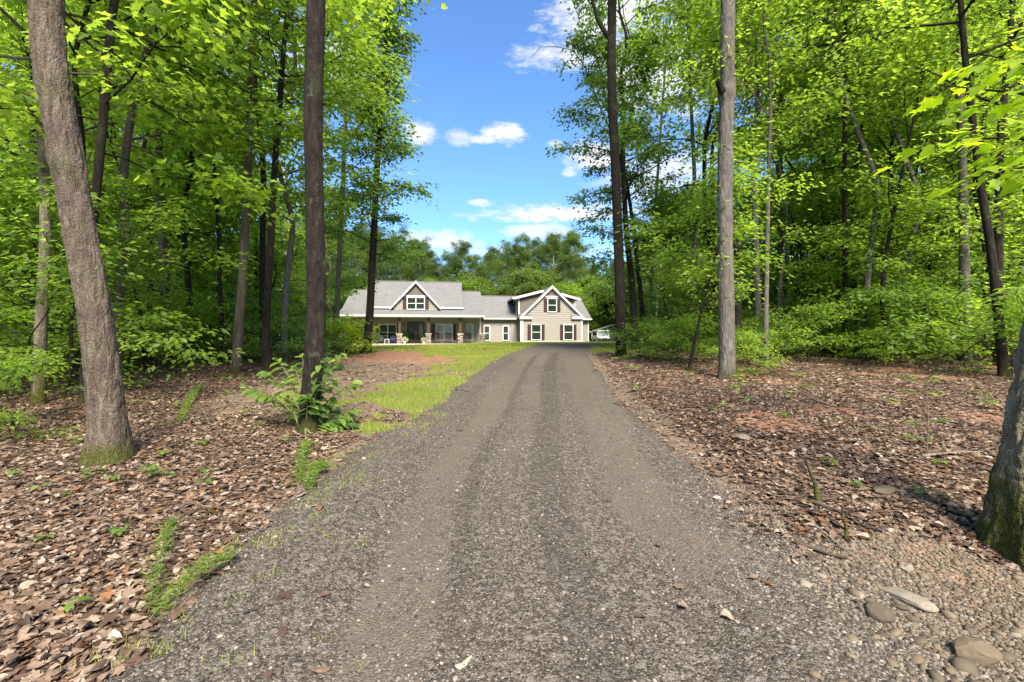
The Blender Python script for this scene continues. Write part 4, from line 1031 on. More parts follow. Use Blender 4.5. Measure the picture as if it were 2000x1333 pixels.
u_ = HU(789, vm); w0_ = HW(789, 637, vm); sc_ = part('wall_lantern', MB().box(u_-.09, u_+.09, vm-.22, vm-.04, w0_, w0_+.03).box(u_-.07, u_+.07, vm-.20, vm-.06, w0_+.03, w0_+.28).box(u_-.10, u_+.10, vm-.23, vm-.03, w0_+.28, w0_+.32), 'black')
# ---- things on the porch
def W_(u, v, w_): return (HX+u*cP-v*sP, HY+u*sP+v*cP, HZ+w_)
M['blue'] = plain('blue', (.015, .035, .14), .45, .35); M['white_pot'] = plain('white_pot', (.6, .58, .53), .5, .3); M['flower'] = grass_mat('flower', (.30, .38, .18), (.62, .66, .48), (.8, .8, .68))
def adirondack(px, label, kind):
    t = thing('garden_chair', label, 'chair', W_(HU(px, .15), .15, fl), PSI, 'chairs on the porch'); mt = M[kind]
    m = MB()
    for i in range(5): m.box(-.29, .29, -.28+i*.115, -.18+i*.115, .36-i*.035, .385-i*.035)
    m.build('seat', mt, t)
    m = MB()
    for i in range(5):
        x0 = -.28+i*.115; h = .98-.05*abs(i-2); m.add([(x0, .22, .22), (x0+.10, .22, .22), (x0+.10, .25, .22), (x0, .25, .22), (x0, .48, h), (x0+.10, .48, h), (x0+.10, .51, h), (x0, .51, h)], [(0, 3, 2, 1), (4, 5, 6, 7), (0, 1, 5, 4), (1, 2, 6, 5), (2, 3, 7, 6), (3, 0, 4, 7)])
    m.build('backrest', mt, t)
    for s_ in (-1, 1):
        MB().box(s_*.30-.07, s_*.30+.07, -.34, .36, .56, .585).build('armrest', mt, t)
        MB().box(s_*.31-.02, s_*.31+.02, -.32, -.22, 0, .56).build('leg', mt, t)
        MB().box(s_*.31-.02, s_*.31+.02, .28, .36, 0, .56).build('leg', mt, t)
adirondack(744, 'blue slatted porch chair nearest the flowering shrub at the left end', 'blue')
adirondack(767, 'blue slatted porch chair beside the second stone pier from the left', 'blue')
def rocker(px, label):
    t = thing('rocking_chair', label, 'chair', W_(HU(px, .2), .2, fl), PSI, 'chairs on the porch'); mt = M['wood_dark']
    MB().box(-.28, .28, -.26, .26, .40, .45).build('seat', mt, t)
    m = MB(); m.box(-.28, -.23, .22, .27, .45, 1.15).box(.23, .28, .22, .27, .45, 1.15).box(-.23, .23, .22, .26, 1.02, 1.12)
    for i in range(6): m.box(-.19+i*.07, -.165+i*.07, .23, .255, .45, 1.02)
    m.build('backrest', mt, t)
    for s_ in (-1, 1):
        MB().box(s_*.28-.03, s_*.28+.03, -.28, .26, .64, .67).build('armrest', mt, t)
        MB().tube([(s_*.26, -.45, .10), (s_*.26, -.2, .03), (s_*.26, .1, .02), (s_*.26, .5, .12)], [.02]*4, 5).build('rocker', mt, t)
        for yy in (-.24, .22): MB().box(s_*.26-.02, s_*.26+.02, yy-.02, yy+.02, .04, .66).build('leg', mt, t)
rocker(852, 'dark wooden rocking chair at the left side of the right porch window'); rocker(876, 'dark wooden rocking chair at the right side of the right porch window'); rocker(914, 'dark wooden chair in front of the narrow porch window')
t = thing('side_table', 'small pale low table between the two blue porch chairs', 'table', W_(HU(756, -.1), -.1, fl), PSI)
MB().box(-.25, .25, -.2, .2, .42, .46).build('table_top', M['trim'], t)
for sx in (-1, 1):
    for sy in (-1, 1): MB().box(sx*.21-.02, sx*.21+.02, sy*.16-.02, sy*.16+.02, 0, .42).build('leg', M['trim'], t)
def bush(rng, n, r, s, kind, mat, zc, fl_=.8, name='foliage'):
    P = rng.normal(size=(n, 3)); P = P/np.linalg.norm(P, axis=1)[:, None]*rng.uniform(.5, 1, n)[:, None]*r; P[:, 2] = P[:, 2]*fl_+zc
    D = unit(P-np.array([0, 0, zc])+rng.normal(size=(n, 3))*.3*r); N = unit(rng.normal(size=(n, 3))+np.array([0, 0, 1]))
    return leaf_mesh(name, P, D, N, s*rng.uniform(.6, 1.2, n), rng.random(n), kind, M[mat])
for px, lb in ((790, 'white flowering potted plant left of the front door'), (828, 'white flowering potted plant right of the front door')):
    t = thing('potted_plant', lb, 'plant', W_(HU(px, -1.35), -1.35 if px > 800 else -1.3, fl), 0, 'potted plants at the porch step')
    MB().lathe([(.12, 0), (.17, .22), (.18, .24), (.15, .24)], n=10).build('pot', M['white_pot'], t)
    o = ob('foliage', bush(rp, 220, .30, .10, 'quad', 'flower', .38), t); o['kind'] = 'stuff'
t = thing('potted_plant', 'tall dark leafy potted plant between pier and front door', 'plant', W_(HU(790, .5), .5, fl), 0, 'potted plants at the porch step')
MB().lathe([(.14, 0), (.2, .4), (.17, .4)], n=10).build('pot', M['wood_dark'], t); o = ob('foliage', bush(rp, 260, .36, .16, 'quad', 'leaf_oak', .85, 1.2), t); o['kind'] = 'stuff'
t = thing('ceiling_fan', 'dark ceiling fan hanging from the porch ceiling beside the third pier', 'fan', W_(HU(899, 0), 0, pw_+.06), PSI)
MB().lathe([(.02, -.25), (.10, -.22), (.11, -.14), (.03, -.12), (.02, 0)], n=10).build('motor', M['black'], t)
for k in range(5):
    a = k*2*PI/5+.3; c, s = math.cos(a), math.sin(a)
    MB().add([(c*.1-s*.05, s*.1+c*.05, -.19), (c*.1+s*.05, s*.1-c*.05, -.19), (c*.72+s*.07, s*.72-c*.07, -.17), (c*.72-s*.07, s*.72+c*.07, -.17)]+[(c*.1-s*.05, s*.1+c*.05, -.18), (c*.1+s*.05, s*.1-c*.05, -.18), (c*.72+s*.07, s*.72-c*.07, -.16), (c*.72-s*.07, s*.72+c*.07, -.16)],
             [(0, 3, 2, 1), (4, 5, 6, 7), (0, 1, 5, 4), (1, 2, 6, 5), (2, 3, 7, 6), (3, 0, 4, 7)]).build('blade', M['black'], t)

# ------------------------------------------------------------------ outbuilding, vehicle
def PX(px, d): return (px-1000)/F*d
def PZ(py, d): return EYE+(666-py)/F*d
SD = 62.0; sx0, sx1 = PX(1161, SD), PX(1262, SD); sb = gz1(sx0+3, SD)-.1
shd = thing('outbuilding', 'tan metal outbuilding with white edged roof behind the drive, right of the house', 'building', (sx0, SD, sb))
wd_ = sx1-sx0; he = PZ(644, SD)-sb; hp = PZ(629, SD)-sb
sw = MB().prism([(0, 0), (wd_, 0), (wd_, he), (wd_/2, hp), (0, he)], 0, 9).build('wall', M['siding'], shd)
z_ = .2
while z_ < he-.1: MB().box(.02, wd_-.02, -.025, 0, z_, z_+.03).build('siding_seam', M['siding'], sw); z_ += .28
for s_, xa in ((-1, -.25), (1, wd_+.25)):
    q = [(xa, -.3, he-.06), (wd_/2, -.3, hp+.06), (wd_/2, 9.3, hp+.06), (xa, 9.3, he-.06)]
    if s_ > 0: q = q[::-1]
    MB().slab(q, .1).build('roof', M['shingle'], shd)
    MB().prism([(xa, he-.08), (wd_/2, hp+.04), (wd_/2, hp-.14), (xa, he-.26)], -.34, -.302).build('rake_board', M['trim'], shd)
MB().box(0, .14, -.04, 0, 0, he).build('trim', M['trim'], shd)
MB().box(PX(1192, SD)-sx0, PX(1212, SD)-sx0, -.05, 0, 0, PZ(648, SD)-sb).build('garage_door', M['trim'], shd)
MB().slab([(-1.5, -.3, PZ(649.5, SD)-sb), (0, -.3, PZ(645.5, SD)-sb), (0, 9, PZ(645.5, SD)-sb), (-1.5, 9, PZ(649.5, SD)-sb)], .14).build('lean_to_roof', M['trim'], shd)
MB().box(-1.45, -1.33, -.2, -.08, 0, PZ(650, SD)-sb).build('post', M['trim'], shd)
MB().box(-1.4, 0, 5, 5.1, 0, PZ(650, SD)-sb-.2).build('back_wall', M['wood_dark'], shd)
# white utility vehicle facing the camera
VD = 54.0; vx = PX(1178, VD); vz = gz1(vx, VD)
M['white_paint'] = plain('white_paint', (.74, .76, .75), .3, .5, 0, .03); M['windshield'] = plain('windshield', (.36, .42, .42), .12, .6, 0, .15)
veh = thing('utility_vehicle', 'small white boxy utility cart with wide windscreen, parked in front of the outbuilding', 'vehicle', (vx, VD, vz), .25)
hw_ = .72; k_ = PZ(645.5, VD)-vz
MB().box(-hw_-.03, hw_+.03, -.1, 1.75, k_-.10, k_).box(-hw_+.05, hw_-.05, 0, 1.65, k_, k_+.04).build('roof', M['white_paint'], veh)
MB().add([(-hw_, -.35, .50), (hw_, -.35, .50), (hw_, .15, .62), (-hw_, .15, .62), (-hw_, -.35, .32), (hw_, -.35, .32), (hw_, .15, .30), (-hw_, .15, .30)], [(0, 1, 2, 3), (7, 6, 5, 4), (0, 4, 5, 1), (1, 5, 6, 2), (2, 6, 7, 3), (3, 7, 4, 0)]).build('hood', M['white_paint'], veh)
MB().box(-hw_+.03, hw_-.03, -.40, -.35, .10, .42).box(-hw_+.1, hw_-.1, -.35, 1.6, .16, .3).build('bumper', M['black'], veh)
MB().add([(-hw_+.09, .10, .64), (hw_-.09, .10, .64), (hw_-.09, .0, k_-.12), (-hw_+.09, .0, k_-.12), (-hw_+.09, .13, .64), (hw_-.09, .13, .64), (hw_-.09, .03, k_-.12), (-hw_+.09, .03, k_-.12)], [(0, 1, 2, 3), (7, 6, 5, 4), (0, 4, 5, 1), (1, 5, 6, 2), (2, 6, 7, 3), (3, 7, 4, 0)]).build('windscreen', M['windshield'], veh)
for s_ in (-1, 1):
    MB().box(s_*hw_-.045, s_*hw_+.045, .0, .12, .5, k_-.1).build('pillar', M['white_paint'], veh)
    MB().box(s_*hw_-.045, s_*hw_+.045, 1.5, 1.7, .3, k_-.1).build('pillar', M['white_paint'], veh)
    MB().box(s_*hw_-.03, s_*hw_+.03, .12, 1.5, .3, .75).build('door', M['white_paint'], veh)
    MB().lathe([(.085, 0), (.09, .03), (.05, .05)], n=10).build('headlight', M['windshield'], veh, loc=(s_*.42, -.38, .36), rot=(PI/2, 0, 0))
    for yy in (-.05, 1.35):
        wh = MB().lathe([(.16, -.09), (.25, -.09), (.27, -.05), (.27, .05), (.25, .09), (.16, .09)], n=16).build('wheel', M['black'], veh, loc=(s_*(hw_-.05), yy, .24), rot=(0, PI/2, 0))
        MB().lathe([(.05, -.095), (.15, -.095), (.15, .095), (.05, .095)], n=12).build('rim', M['white_paint'], wh)
MB().box(-.5, .5, .9, 1.3, .35, .62).box(-.5, .5, 1.25, 1.4, .6, 1.0).build('seat', M['black'], veh)
MB().lathe([(.15, 0), (.17, .01), (.17, .02), (.15, .03)], n=12).build('steering_wheel', M['black'], veh, loc=(-.32, .45, .85), rot=(1.0, 0, 0))
# ------------------------------------------------------------------ trees of the photograph
def ftree(label, pts, wpx, H, z0, R, nl, per, leaf, name='tree', wtop=None, depth=None, sink=.08, **kw):
    x, y, z = at(*pts[0])
    if depth: y = depth; x = (pts[0][0]-1000)/F*y; z = gz1(x, y)
    path = [(0, 0, -sink)]
    for (a, b) in pts[1:]:
        q = pp(a, b, y); path.append((q[0]-x, 0, q[2]-z))
    path = [p for i, p in enumerate(path) if i == 0 or p[2] > path[i-1][2]+.02]
    if path[-1][2] < H-.3:
        a, b = np.array(path[-2]), np.array(path[-1]); d = (b-a)/np.linalg.norm(b-a); d = d*.6+np.array([0, 0, .4]); d /= d[2]
        h0 = path[-1][2]; r_ = np.random.default_rng(int(abs(pts[0][0])))
        for k in (1, 2, 3, 4): path.append(tuple(b+d*(H-h0)*k/4+np.r_[r_.normal(size=2)*.12*k, 0]))
    ob_ = 1/math.sqrt(1+(x/y)**2)     # an upright cylinder seen off the axis shows wider
    r0 = wpx/2/F*y*ob_
    r1 = (wtop/2/F*y*ob_) if wtop else r0*.28
    return make_tree(name, label, path, r0, r1, H, z0, R, nl, per, leaf, loc=(x, y, z), **kw)
def dead_twigs(r):
    x0 = 262/F*21; z0 = gz1(x0, 21); L = lambda a, b, dy=0: np.array([(a-1000)/F*21-x0, dy, EYE+(666-b)/F*21-z0]); T = []
    for pts, w_ in [([(1190, 250), (1165, 190), (1142, 128)], .05), ([(1142, 128), (1118, 100), (1085, 88), (1055, 90), (1040, 112)], .028), ([(1138, 126), (1142, 90), (1136, 50), (1120, 15), (1112, -20)], .028), ([(1138, 62), (1150, 45), (1163, 38)], .012), ([(1130, 38), (1128, 10), (1132, -15)], .012),
                    ([(1085, 88), (1070, 78), (1062, 72)], .008), ([(1100, 94), (1090, 108), (1082, 114)], .008), ([(1136, 50), (1122, 42), (1108, 30)], .010), ([(1115, 98), (1112, 84), (1104, 76)], .008), ([(1142, 90), (1152, 72), (1156, 60)], .010)]:
        T.append((np.array([L(a, b, r.normal()*.1) for a, b in pts]), np.linspace(w_, w_*.35, len(pts)), 4))
    return T, np.zeros((0, 3)), np.zeros((0, 3))
LG = 'trees of the wood left of the drive'; RG = 'trees of the wood right of the drive'
# --- left side
t1 = ftree('thick furrowed trunk leaning left with mossy foot, nearest the camera left of the drive', [(214, 902), (212, 850), (204, 750), (186, 600), (156, 450), (132, 320), (112, 200), (97, 100), (90, 0)], 76, 14, 9.5, 3.2, 11, 20, .15,
      bark='bark_brown', n=260, fine=True, rough=.085, step=.014, flare=.55, flh=.26, seed=3, wtop=46, burl=(3.1, .10, .14, -1.2))
ftree('mossy green trunk left of the thick leaning trunk', [(75, 790), (79, 650), (88, 500), (90, 420), (84, 300)], 30, 11, 4.4, 3.0, 17, 26, .14, bark='bark_mossy', seed=12, n=16, leafm='leaf_broad', flare=.15)
ftree('dark straight trunk behind the mossy green trunk', [(56, 716), (57, 600), (62, 500), (66, 300)], 27, 15, 4.7, 3.6, 20, 26, .16, bark='bark_dark', seed=13, n=14)
ftree('slim pale trunk leaning right at the far left', [(95, 695), (108, 640), (122, 570), (134, 505), (150, 430)], 13, 12, 5.0, 2.6, 18, 24, .16, bark='bark_pale', seed=14, n=10)
ftree('dark slim trunk just left of the thick leaning trunk', [(151, 752), (143, 640), (140, 580), (150, 450), (165, 300)], 19, 12, 5.2, 2.6, 16, 26, .15, bark='bark_dark', seed=15, n=12)
ftree('crooked trunk just right of the thick leaning trunk', [(226, 740), (231, 600), (236, 520), (246, 450), (238, 360), (250, 250), (280, 120)], 25, 13, 4.7, 3.4, 17, 26, .16, bark='bark_brown', seed=16, n=14, depth=9.5)
ftree('black knobbly trunk rising behind the thick leaning trunk to the top left', [(165, 760), (172, 600), (178, 450), (188, 380), (197, 280), (206, 180), (213, 90), (220, 0)], 24, 12, 4.0, 3.2, 26, 30, .15, bark='bark_dark', seed=17, n=14, depth=7.5, leafk='lobed', nparts=230, wtop=14)
ftree('thin curved stem right of the crooked trunk', [(285, 716), (279, 640), (266, 570), (257, 530), (250, 440)], 11, 9, 4.2, 2.2, 12, 24, .14, bark='bark_dark', seed=18, n=8)
ftree('brown trunk with a pale vine at its foot, left wood', [(334, 706), (325, 620), (318, 500), (314, 380), (308, 250)], 23, 15, 5.0, 3.4, 20, 28, .17, bark='bark_brown', seed=19, n=14)
_t9 = [o for o in COL.objects if o.name.startswith('tree') and 'pale vine' in str(o.get('label', ''))][0]
_v = MB()
for k in range(3):
    _v.tube([(.24*math.cos(-1.6+k*.5+.5*math.sin(z*1.7+k)), .24*math.sin(-1.6+k*.5+.5*math.sin(z*1.7+k)), z) for z in np.linspace(0, 3.4, 18)], list(np.linspace(.018, .006, 18)), 5)
_v.build('vine', M['bark_pale'], _t9, True)
ftree('grey trunk leaning left and forking, far in the left wood', [(400, 682), (388, 640), (368, 590), (352, 550), (338, 500)], 16, 12, 5.2, 3, 14, 24, .18, bark='bark_grey', seed=20, n=10)
ftree('thin dark stem left of the straight reddish trunk', [(441, 714), (434, 640), (429, 560), (427, 450), (420, 350), (412, 270)], 11, 12, 5.7, 2.2, 12, 26, .15, bark='bark_dark', seed=21, n=8)
ftree('straight brown trunk with widened foot in the left wood', [(461, 728), (466, 640), (474, 540), (480, 420), (486, 280), (492, 130), (497, 0)], 22, 15, 5.8, 3.0, 19, 30, .16, bark='bark_brown', seed=22, n=14)
ftree('wavy black trunk left of the dark foreground trunk', [(524, 736), (518, 650), (522, 580), (530, 450), (536, 330), (548, 180), (555, 80)], 17, 14, 4.4, 2.0, 19, 34, .15, bark='bark_dark', seed=23, n=12)
ftree('pale grey trunk seen just left of the dark foreground trunk', [(556, 676), (556, 560), (556, 400), (552, 250)], 14, 17, 6.0, 3.2, 20, 26, .18, bark='bark_pale', seed=24, n=10)
ftree('grey slender trunk right behind the dark foreground trunk foot', [(577, 672), (574, 600), (572, 520), (570, 420)], 10, 14, 6.2, 2.6, 14, 26, .18, bark='bark_grey', seed=25, n=8)
ftree('dark straight speckled trunk standing in the leafy bush beside the drive', [(598, 842), (604, 800), (613, 700), (618, 600), (616, 450), (612, 300), (612, 200), (618, 0)], 39, 16, 11.5, 1.8, 8, 14, .13,
      bark='bark_dark', n=150, fine=True, rough=.05, step=.016, flare=.35, flh=.22, seed=7, wtop=34)
ftree('narrow leafy tree in front of the left end of the house', [(716, 690), (722, 620), (728, 500), (735, 350), (745, 200), (752, 90)], 17, 17, 3.4, 1.5, 54, 34, .15, bark='bark_dark', seed=26, n=12, prof=prof_col, leafm='leaf_oak', rad=.42, sub=4)
ftree('tall leafy tree between the dark foreground trunk and the sky', [(655, 684), (660, 560), (668, 400), (676, 200)], 12, 19, 6.0, 2.0, 48, 36, .16, bark='bark_grey', seed=27, n=10, prof=prof_col, leafm='leaf_broad', depth=20, rad=.5, sub=4)
# --- right side
ftree('dark straight trunk at the right edge of the drive, in front of the outbuilding', [(1213, 696), (1212, 600), (1207, 450), (1203, 350), (1197, 230), (1194, 120), (1196, 0)], 21, 19, 14.3, 2.2, 12, 20, .15, bark='bark_dark', seed=31, n=14, wtop=15, flare=.12,
      extra=lambda r: ([(np.array(q), np.array([.10, .09, .07, .05]), 8) for q in [[(-.26, 0, 11.45), (-.55, 0, 11.75), (-.85, .05, 12.3), (-1.1, .1, 13.3)]]], np.array([(-1.1, .1, 13.3), (-.9, .1, 12.9)]), np.array([(-1, 0, 0.), (-1, 0, .3)])))
ftree('oak with ragged leafy limbs reaching left behind the dark straight trunk', [(1241, 672), (1235, 560), (1222, 440), (1216, 300), (1220, 200)], 15, 15.5, 3.4, 2.3, 44, 30, .16, bark='bark_dark', seed=32, n=12, leafm='leaf_oak', depth=19.5, rad=.42, prof=prof_col, sub=4)
ftree('leaning oak with leafy limbs against the sky gap', [(1262, 668), (1250, 560), (1238, 450), (1222, 340), (1190, 240)], 11, 14, 6.5, 1.9, 24, 30, .16, bark='bark_dark', seed=33, n=10, leafm='leaf_oak', depth=21, rad=.42, sub=4, extra=dead_twigs)
ftree('bare pale stem with broken top behind the oaks', [(1266, 664), (1272, 540), (1280, 420), (1287, 300), (1297, 160), (1303, 90)], 9, 16, 14.0, 1.4, 8, 5, .14, bark='bark_pale', seed=34, n=8, depth=24)
ftree('grey double-stemmed trunk left of the scaly trunk', [(1349, 672), (1353, 580), (1358, 450), (1356, 330), (1352, 250)], 12, 18, 10.2, 2.5, 16, 28, .18, bark='bark_grey', seed=35, n=10, depth=20)
ftree('large scaly grey trunk with a knot high up, right of the drive', [(1421, 738), (1419, 650), (1417, 500), (1416, 400), (1418, 250), (1421, 180), (1421, 80), (1422, 0)], 33, 17, 12.5, 2.6, 14, 20, .15,
      bark='bark_grey', n=150, fine=True, rough=.06, step=.022, flare=.28, flh=.3, seed=5, wtop=22, burl=(6.75, .22, .16, 3.4))
_t24 = [o for o in COL.objects if o.name.startswith('tree') and str(o.get('label', '')).startswith('large scaly grey')][0]
MB().tube([(.02, -.04, 6.55), (-.20, -.12, 6.72), (-.30, -.14, 6.92)], [.10, .085, .05], 9).tube([(-.28, -.14, 6.9), (-.33, -.14, 7.1)], [.02, .005], 5).build('branch_stub', M['bark_dark'], _t24, True)
ftree('slim straight pale stem right of the scaly trunk', [(1495, 718), (1496, 600), (1499, 450), (1501, 330), (1506, 190)], 12, 12, 5.5, 2.2, 20, 26, .14, bark='bark_grey', seed=36, n=10)
ftree('grey trunk between the slim pale stem and the scaly trunk', [(1481, 686), (1480, 600), (1476, 450), (1470, 300)], 15, 16, 8.2, 3, 18, 26, .17, bark='bark_grey', seed=37, n=12, depth=17)
ftree('straight brown trunk behind the slim pale stem', [(1530, 672), (1527, 560), (1524, 400), (1522, 200)], 17, 18, 8.2, 3.2, 18, 28, .18, bark='bark_brown', seed=38, n=12, depth=20)
ftree('thin sapling leaning right over the clearing edge', [(1345, 722), (1358, 660), (1372, 600), (1386, 550), (1395, 500)], 8, 5.2, 1.6, 1.4, 18, 22, .13, bark='bark_dark', seed=39, n=8, leafm='leaf_under', cat='sapling', name='sapling', flare=.1)
ftree('twin pale bent stem arching right in the right wood', [(1608, 686), (1622, 620), (1642, 550), (1660, 470), (1676, 420), (1683, 370), (1690, 300)], 9, 7, 2.2, 2.2, 20, 24, .13, bark='bark_grey', seed=40, n=8, leafm='leaf_under', cat='sapling', name='sapling', flare=.1)
ftree('thin leaning stem among layered green leaves, right wood', [(1588, 688), (1578, 610), (1567, 520), (1560, 460)], 9, 6, 1.2, 2.2, 20, 24, .12, bark='bark_dark', seed=41, n=8, leafm='leaf_under', cat='sapling', name='sapling', flare=.1)
ftree('grey upright trunk left of the black leaning one, right wood', [(1884, 700), (1884, 560), (1882, 420), (1878, 250), (1868, 100), (1862, 0)], 26, 16, 8.2, 3.4, 18, 28, .16, bark='bark_grey', seed=42, n=14, depth=14)
ftree('black trunk leaning left up through the right wood', [(1962, 720), (1948, 600), (1935, 480), (1918, 380), (1902, 260), (1885, 120), (1876, 0)], 24, 14, 7.2, 3.2, 18, 28, .15, bark='bark_dark', seed=43, n=14, depth=10.5)
ftree('dark trunk at the right border behind the leaning black one', [(1952, 700), (1950, 560), (1950, 400), (1955, 250), (1975, 50)], 24, 15, 7.2, 3.2, 18, 28, .16, bark='bark_dark', seed=44, n=12, depth=13)
ftree('tall thin dark trunk in the middle of the right wood', [(1651, 690), (1651, 500), (1650, 300), (1650, 100)], 13, 17, 7.2, 3.0, 19, 28, .17, bark='bark_dark', seed=45, n=10, depth=16)
ftree('dark trunk beside the tall thin one, right wood', [(1668, 690), (1666, 500), (1668, 350), (1690, 200), (1700, 100)], 11, 15, 7.2, 3.0, 18, 28, .17, bark='bark_dark', seed=46, n=10, depth=18)
ftree('slender dark trunk right of the wood centre', [(1744, 690), (1743, 500), (1743, 300), (1745, 100)], 10, 16, 7.2, 3.0, 19, 28, .17, bark='bark_dark', seed=47, n=10, depth=18)
ftree('short dark bent trunk at the clearing edge, right wood', [(1750, 672), (1735, 650), (1722, 620), (1724, 540), (1738, 450)], 12, 9, 2.5, 2.8, 22, 26, .14, bark='bark_dark', seed=48, n=10, depth=14)
t34 = ftree('massive mossy trunk cut by the right border of the picture', [(2004, 1085), (2022, 960), (2042, 850), (2064, 740), (2082, 620), (2102, 450), (2122, 200)], 162, 15, 12, 2.2, 6, 12, .14,
      bark='bark_mossy', n=220, fine=True, rough=.12, step=.012, flare=.45, flh=.32, seed=9, wtop=110)

# --- maple whose leafy branch hangs in from the right border
def maple_branch():
    r = np.random.default_rng(77)
    base = (5.9, 4.6, gz1(5.9, 4.6)); t = thing('maple_sapling', 'yellow-green maple with a leafy branch reaching in at the upper right border', 'tree', base)
    ob('trunk', trunk_mesh('trunk', [(0, 0, -.1), (.05, 0, 2), (0, 0, 5)], .06, .03, M['bark_dark'], 10, .3, .2, 3), t)
    ac = Acc(); pr = leaf_protos('lobed', 'leaf_maple')
    for (z0, x1, z1, n) in [(3.5, -1.45, 3.9, 34), (3.3, -1.85, 3.6, 44), (3.0, -2.0, 3.05, 50), (2.8, -1.6, 2.7, 40), (3.6, -1.1, 4.2, 26)]:
        p0 = np.array([0, 0, z0]); p1 = np.array([x1, -.2, z1]); pts = np.array([p0, p0*.5+p1*.5+np.array([0, 0, .12]), p1]); ac.tube(pts, np.array([.022, .014, .004]), 5)
        for i in range(n):
            f = .12+.88*(i+r.random())/n; c = p0*(1-f)+p1*f+np.array([0, 0, .12*math.sin(PI*f)]); sd_ = r.choice([-1, 1]); o = np.array([-.10*r.random(), sd_*r.uniform(.05, .38), r.normal()*.05-.03])
            ac.tube(np.array([c, c+o]), np.array([.004, .002]), 3)
            leaf_part(r, pr, t, c+o, (-.5+r.normal()*.4, sd_*.6+r.normal()*.3, -.35+r.normal()*.2), (r.normal()*.3, r.normal()*.3, 1), r.uniform(.11, .19))
    ob('branches', ac.mesh('branches', M['bark_dark']), t)
maple_branch()

# --- leafy bush of big leaves round the dark trunk beside the drive
def big_bush():
    r = np.random.default_rng(8); bx, by, bz = at(600, 846)
    t = thing('bush', 'bush of large bright oval leaves at the foot of the dark speckled trunk', 'bush', (bx, by, bz))
    ac = Acc(); pr = leaf_protos('ovate', 'leaf_young', 7); L = 0
    ends = [(500, 760), (540, 700), (590, 690), (640, 700), (665, 690), (690, 745), (650, 740), (620, 740), (560, 740), (480, 755), (520, 725), (655, 800), (672, 815), (640, 790), (680, 830), (660, 835), (625, 820), (570, 790), (600, 770), (545, 775), (690, 800), (630, 700), (575, 715), (610, 800)]
    for (a, b) in ends:
        dd = by+r.uniform(-.35, .75); q = np.array(pp(a, b, dd))-np.array([bx, by, bz]); q[2] = max(q[2], .08)
        pts = np.array([(r.normal()*.04, r.normal()*.04, 0), q*np.array([.25, .3, .45]), q*np.array([.65, .65, .8]), q]); ac.tube(pts, np.array([.011, .009, .006, .002]), 5)
        for k in range(12):
            f = .38+.64*k/11; i = min(2, int(f*3)); g = f*3-i; c = pts[i]*(1-g)+pts[i+1]*g if f < 1 else q
            a_ = math.atan2(q[1], q[0])+(k % 2*2-1)*r.uniform(.5, 1.5)*(f < 1); D = np.array([math.cos(a_), math.sin(a_), r.uniform(-.45, .15)])
            leaf_part(r, pr, t, c, D, (r.normal()*.35, r.normal()*.35-.25, 1), r.uniform(.10, .205)); L += 1
    ob('stems', ac.mesh('stems', M['twig_green']), t)
big_bush()

# ------------------------------------------------------------------ shared kinds for the depth of the woods
def proto(kind, seed, **kw):
    H = kw.pop('H'); nm = kw.pop('name', 'tree'); r = np.random.default_rng(seed)
    path = [(0, 0, -.15)]+[(r.normal()*.12*k, r.normal()*.12*k, H*k/6) for k in range(1, 7)]
    return make_tree(nm, kind, path, kw.pop('r0'), kw.pop('r1'), H, kw.pop('z0'), kw.pop('R'), kw.pop('nl'), kw.pop('per'), kw.pop('leaf'), seed=seed, **kw)
far_p = [proto('x', 100+i, H=17, r0=.17, r1=.04, z0=3.5, R=3.1, nl=34, per=84, leaf=.18, leafm='leaf_far', bark=['bark_grey', 'bark_pale', 'bark_grey', 'bark_brown'][i], n=8, rad=.72, flat=.5, sub=4, prof=[prof_round, prof_tall][i % 2], loc=(0, -300-i*5, 0)) for i in range(4)]
wood_p = [proto('x', 120+i, H=15, r0=.115, r1=.03, z0=4.6, R=3.0, nl=26, per=24, leaf=.20, leafm='leaf_broad', bark=['bark_grey', 'bark_dark', 'bark_brown', 'bark_dark', 'bark_grey'][i], n=8, rad=.62, flat=.32, sub=5, loc=(0, -300-i*5, 0)) for i in range(5)]
pole_p = [proto('x', 180+i, H=17, r0=.10, r1=.03, z0=9.5, R=2.2, nl=16, per=24, leaf=.18, leafm='leaf_broad', bark=['bark_dark', 'bark_grey', 'bark_dark'][i], n=8, rad=.55, flat=.32, sub=4, loc=(0, -300-i*5, 0)) for i in range(3)]
back_p = [proto('x', 190+i, H=7, r0=.07, r1=.02, z0=.2, R=2.6, nl=26, per=40, leaf=.24, leafm=['leaf_far', 'leaf_under', 'leaf_far'][i], bark='bark_grey', n=6, rad=.7, flat=.5, sub=4, loc=(0, -300-i*5, 0)) for i in range(3)]
und_p = [proto('x', 140+i, H=4.6, r0=.035, r1=.01, z0=.5, R=1.9, nl=20, per=26, leaf=.125, leafm='leaf_under', bark='bark_dark', n=6, rad=.42, flat=.20, sub=4, up=(-.05, .35), flare=.1, cat='sapling', name='sapling', loc=(0, -300-i*5, 0)) for i in range(4)]
low_p = [proto('x', 160+i, H=1.5, r0=.015, r1=.005, z0=.08, R=1.1, nl=14, per=20, leaf=.11, leafm=['leaf_under', 'leaf_young', 'leaf_under'][i], bark='twig_green' if 'bark_x' in M else 'bark_dark', n=5, rad=.30, flat=.3, sub=3, up=(0, .6), flare=.05, cat='bush', name='bush', loc=(0, -300-i*5, 0)) for i in range(3)]
used = set(); PLACED = []
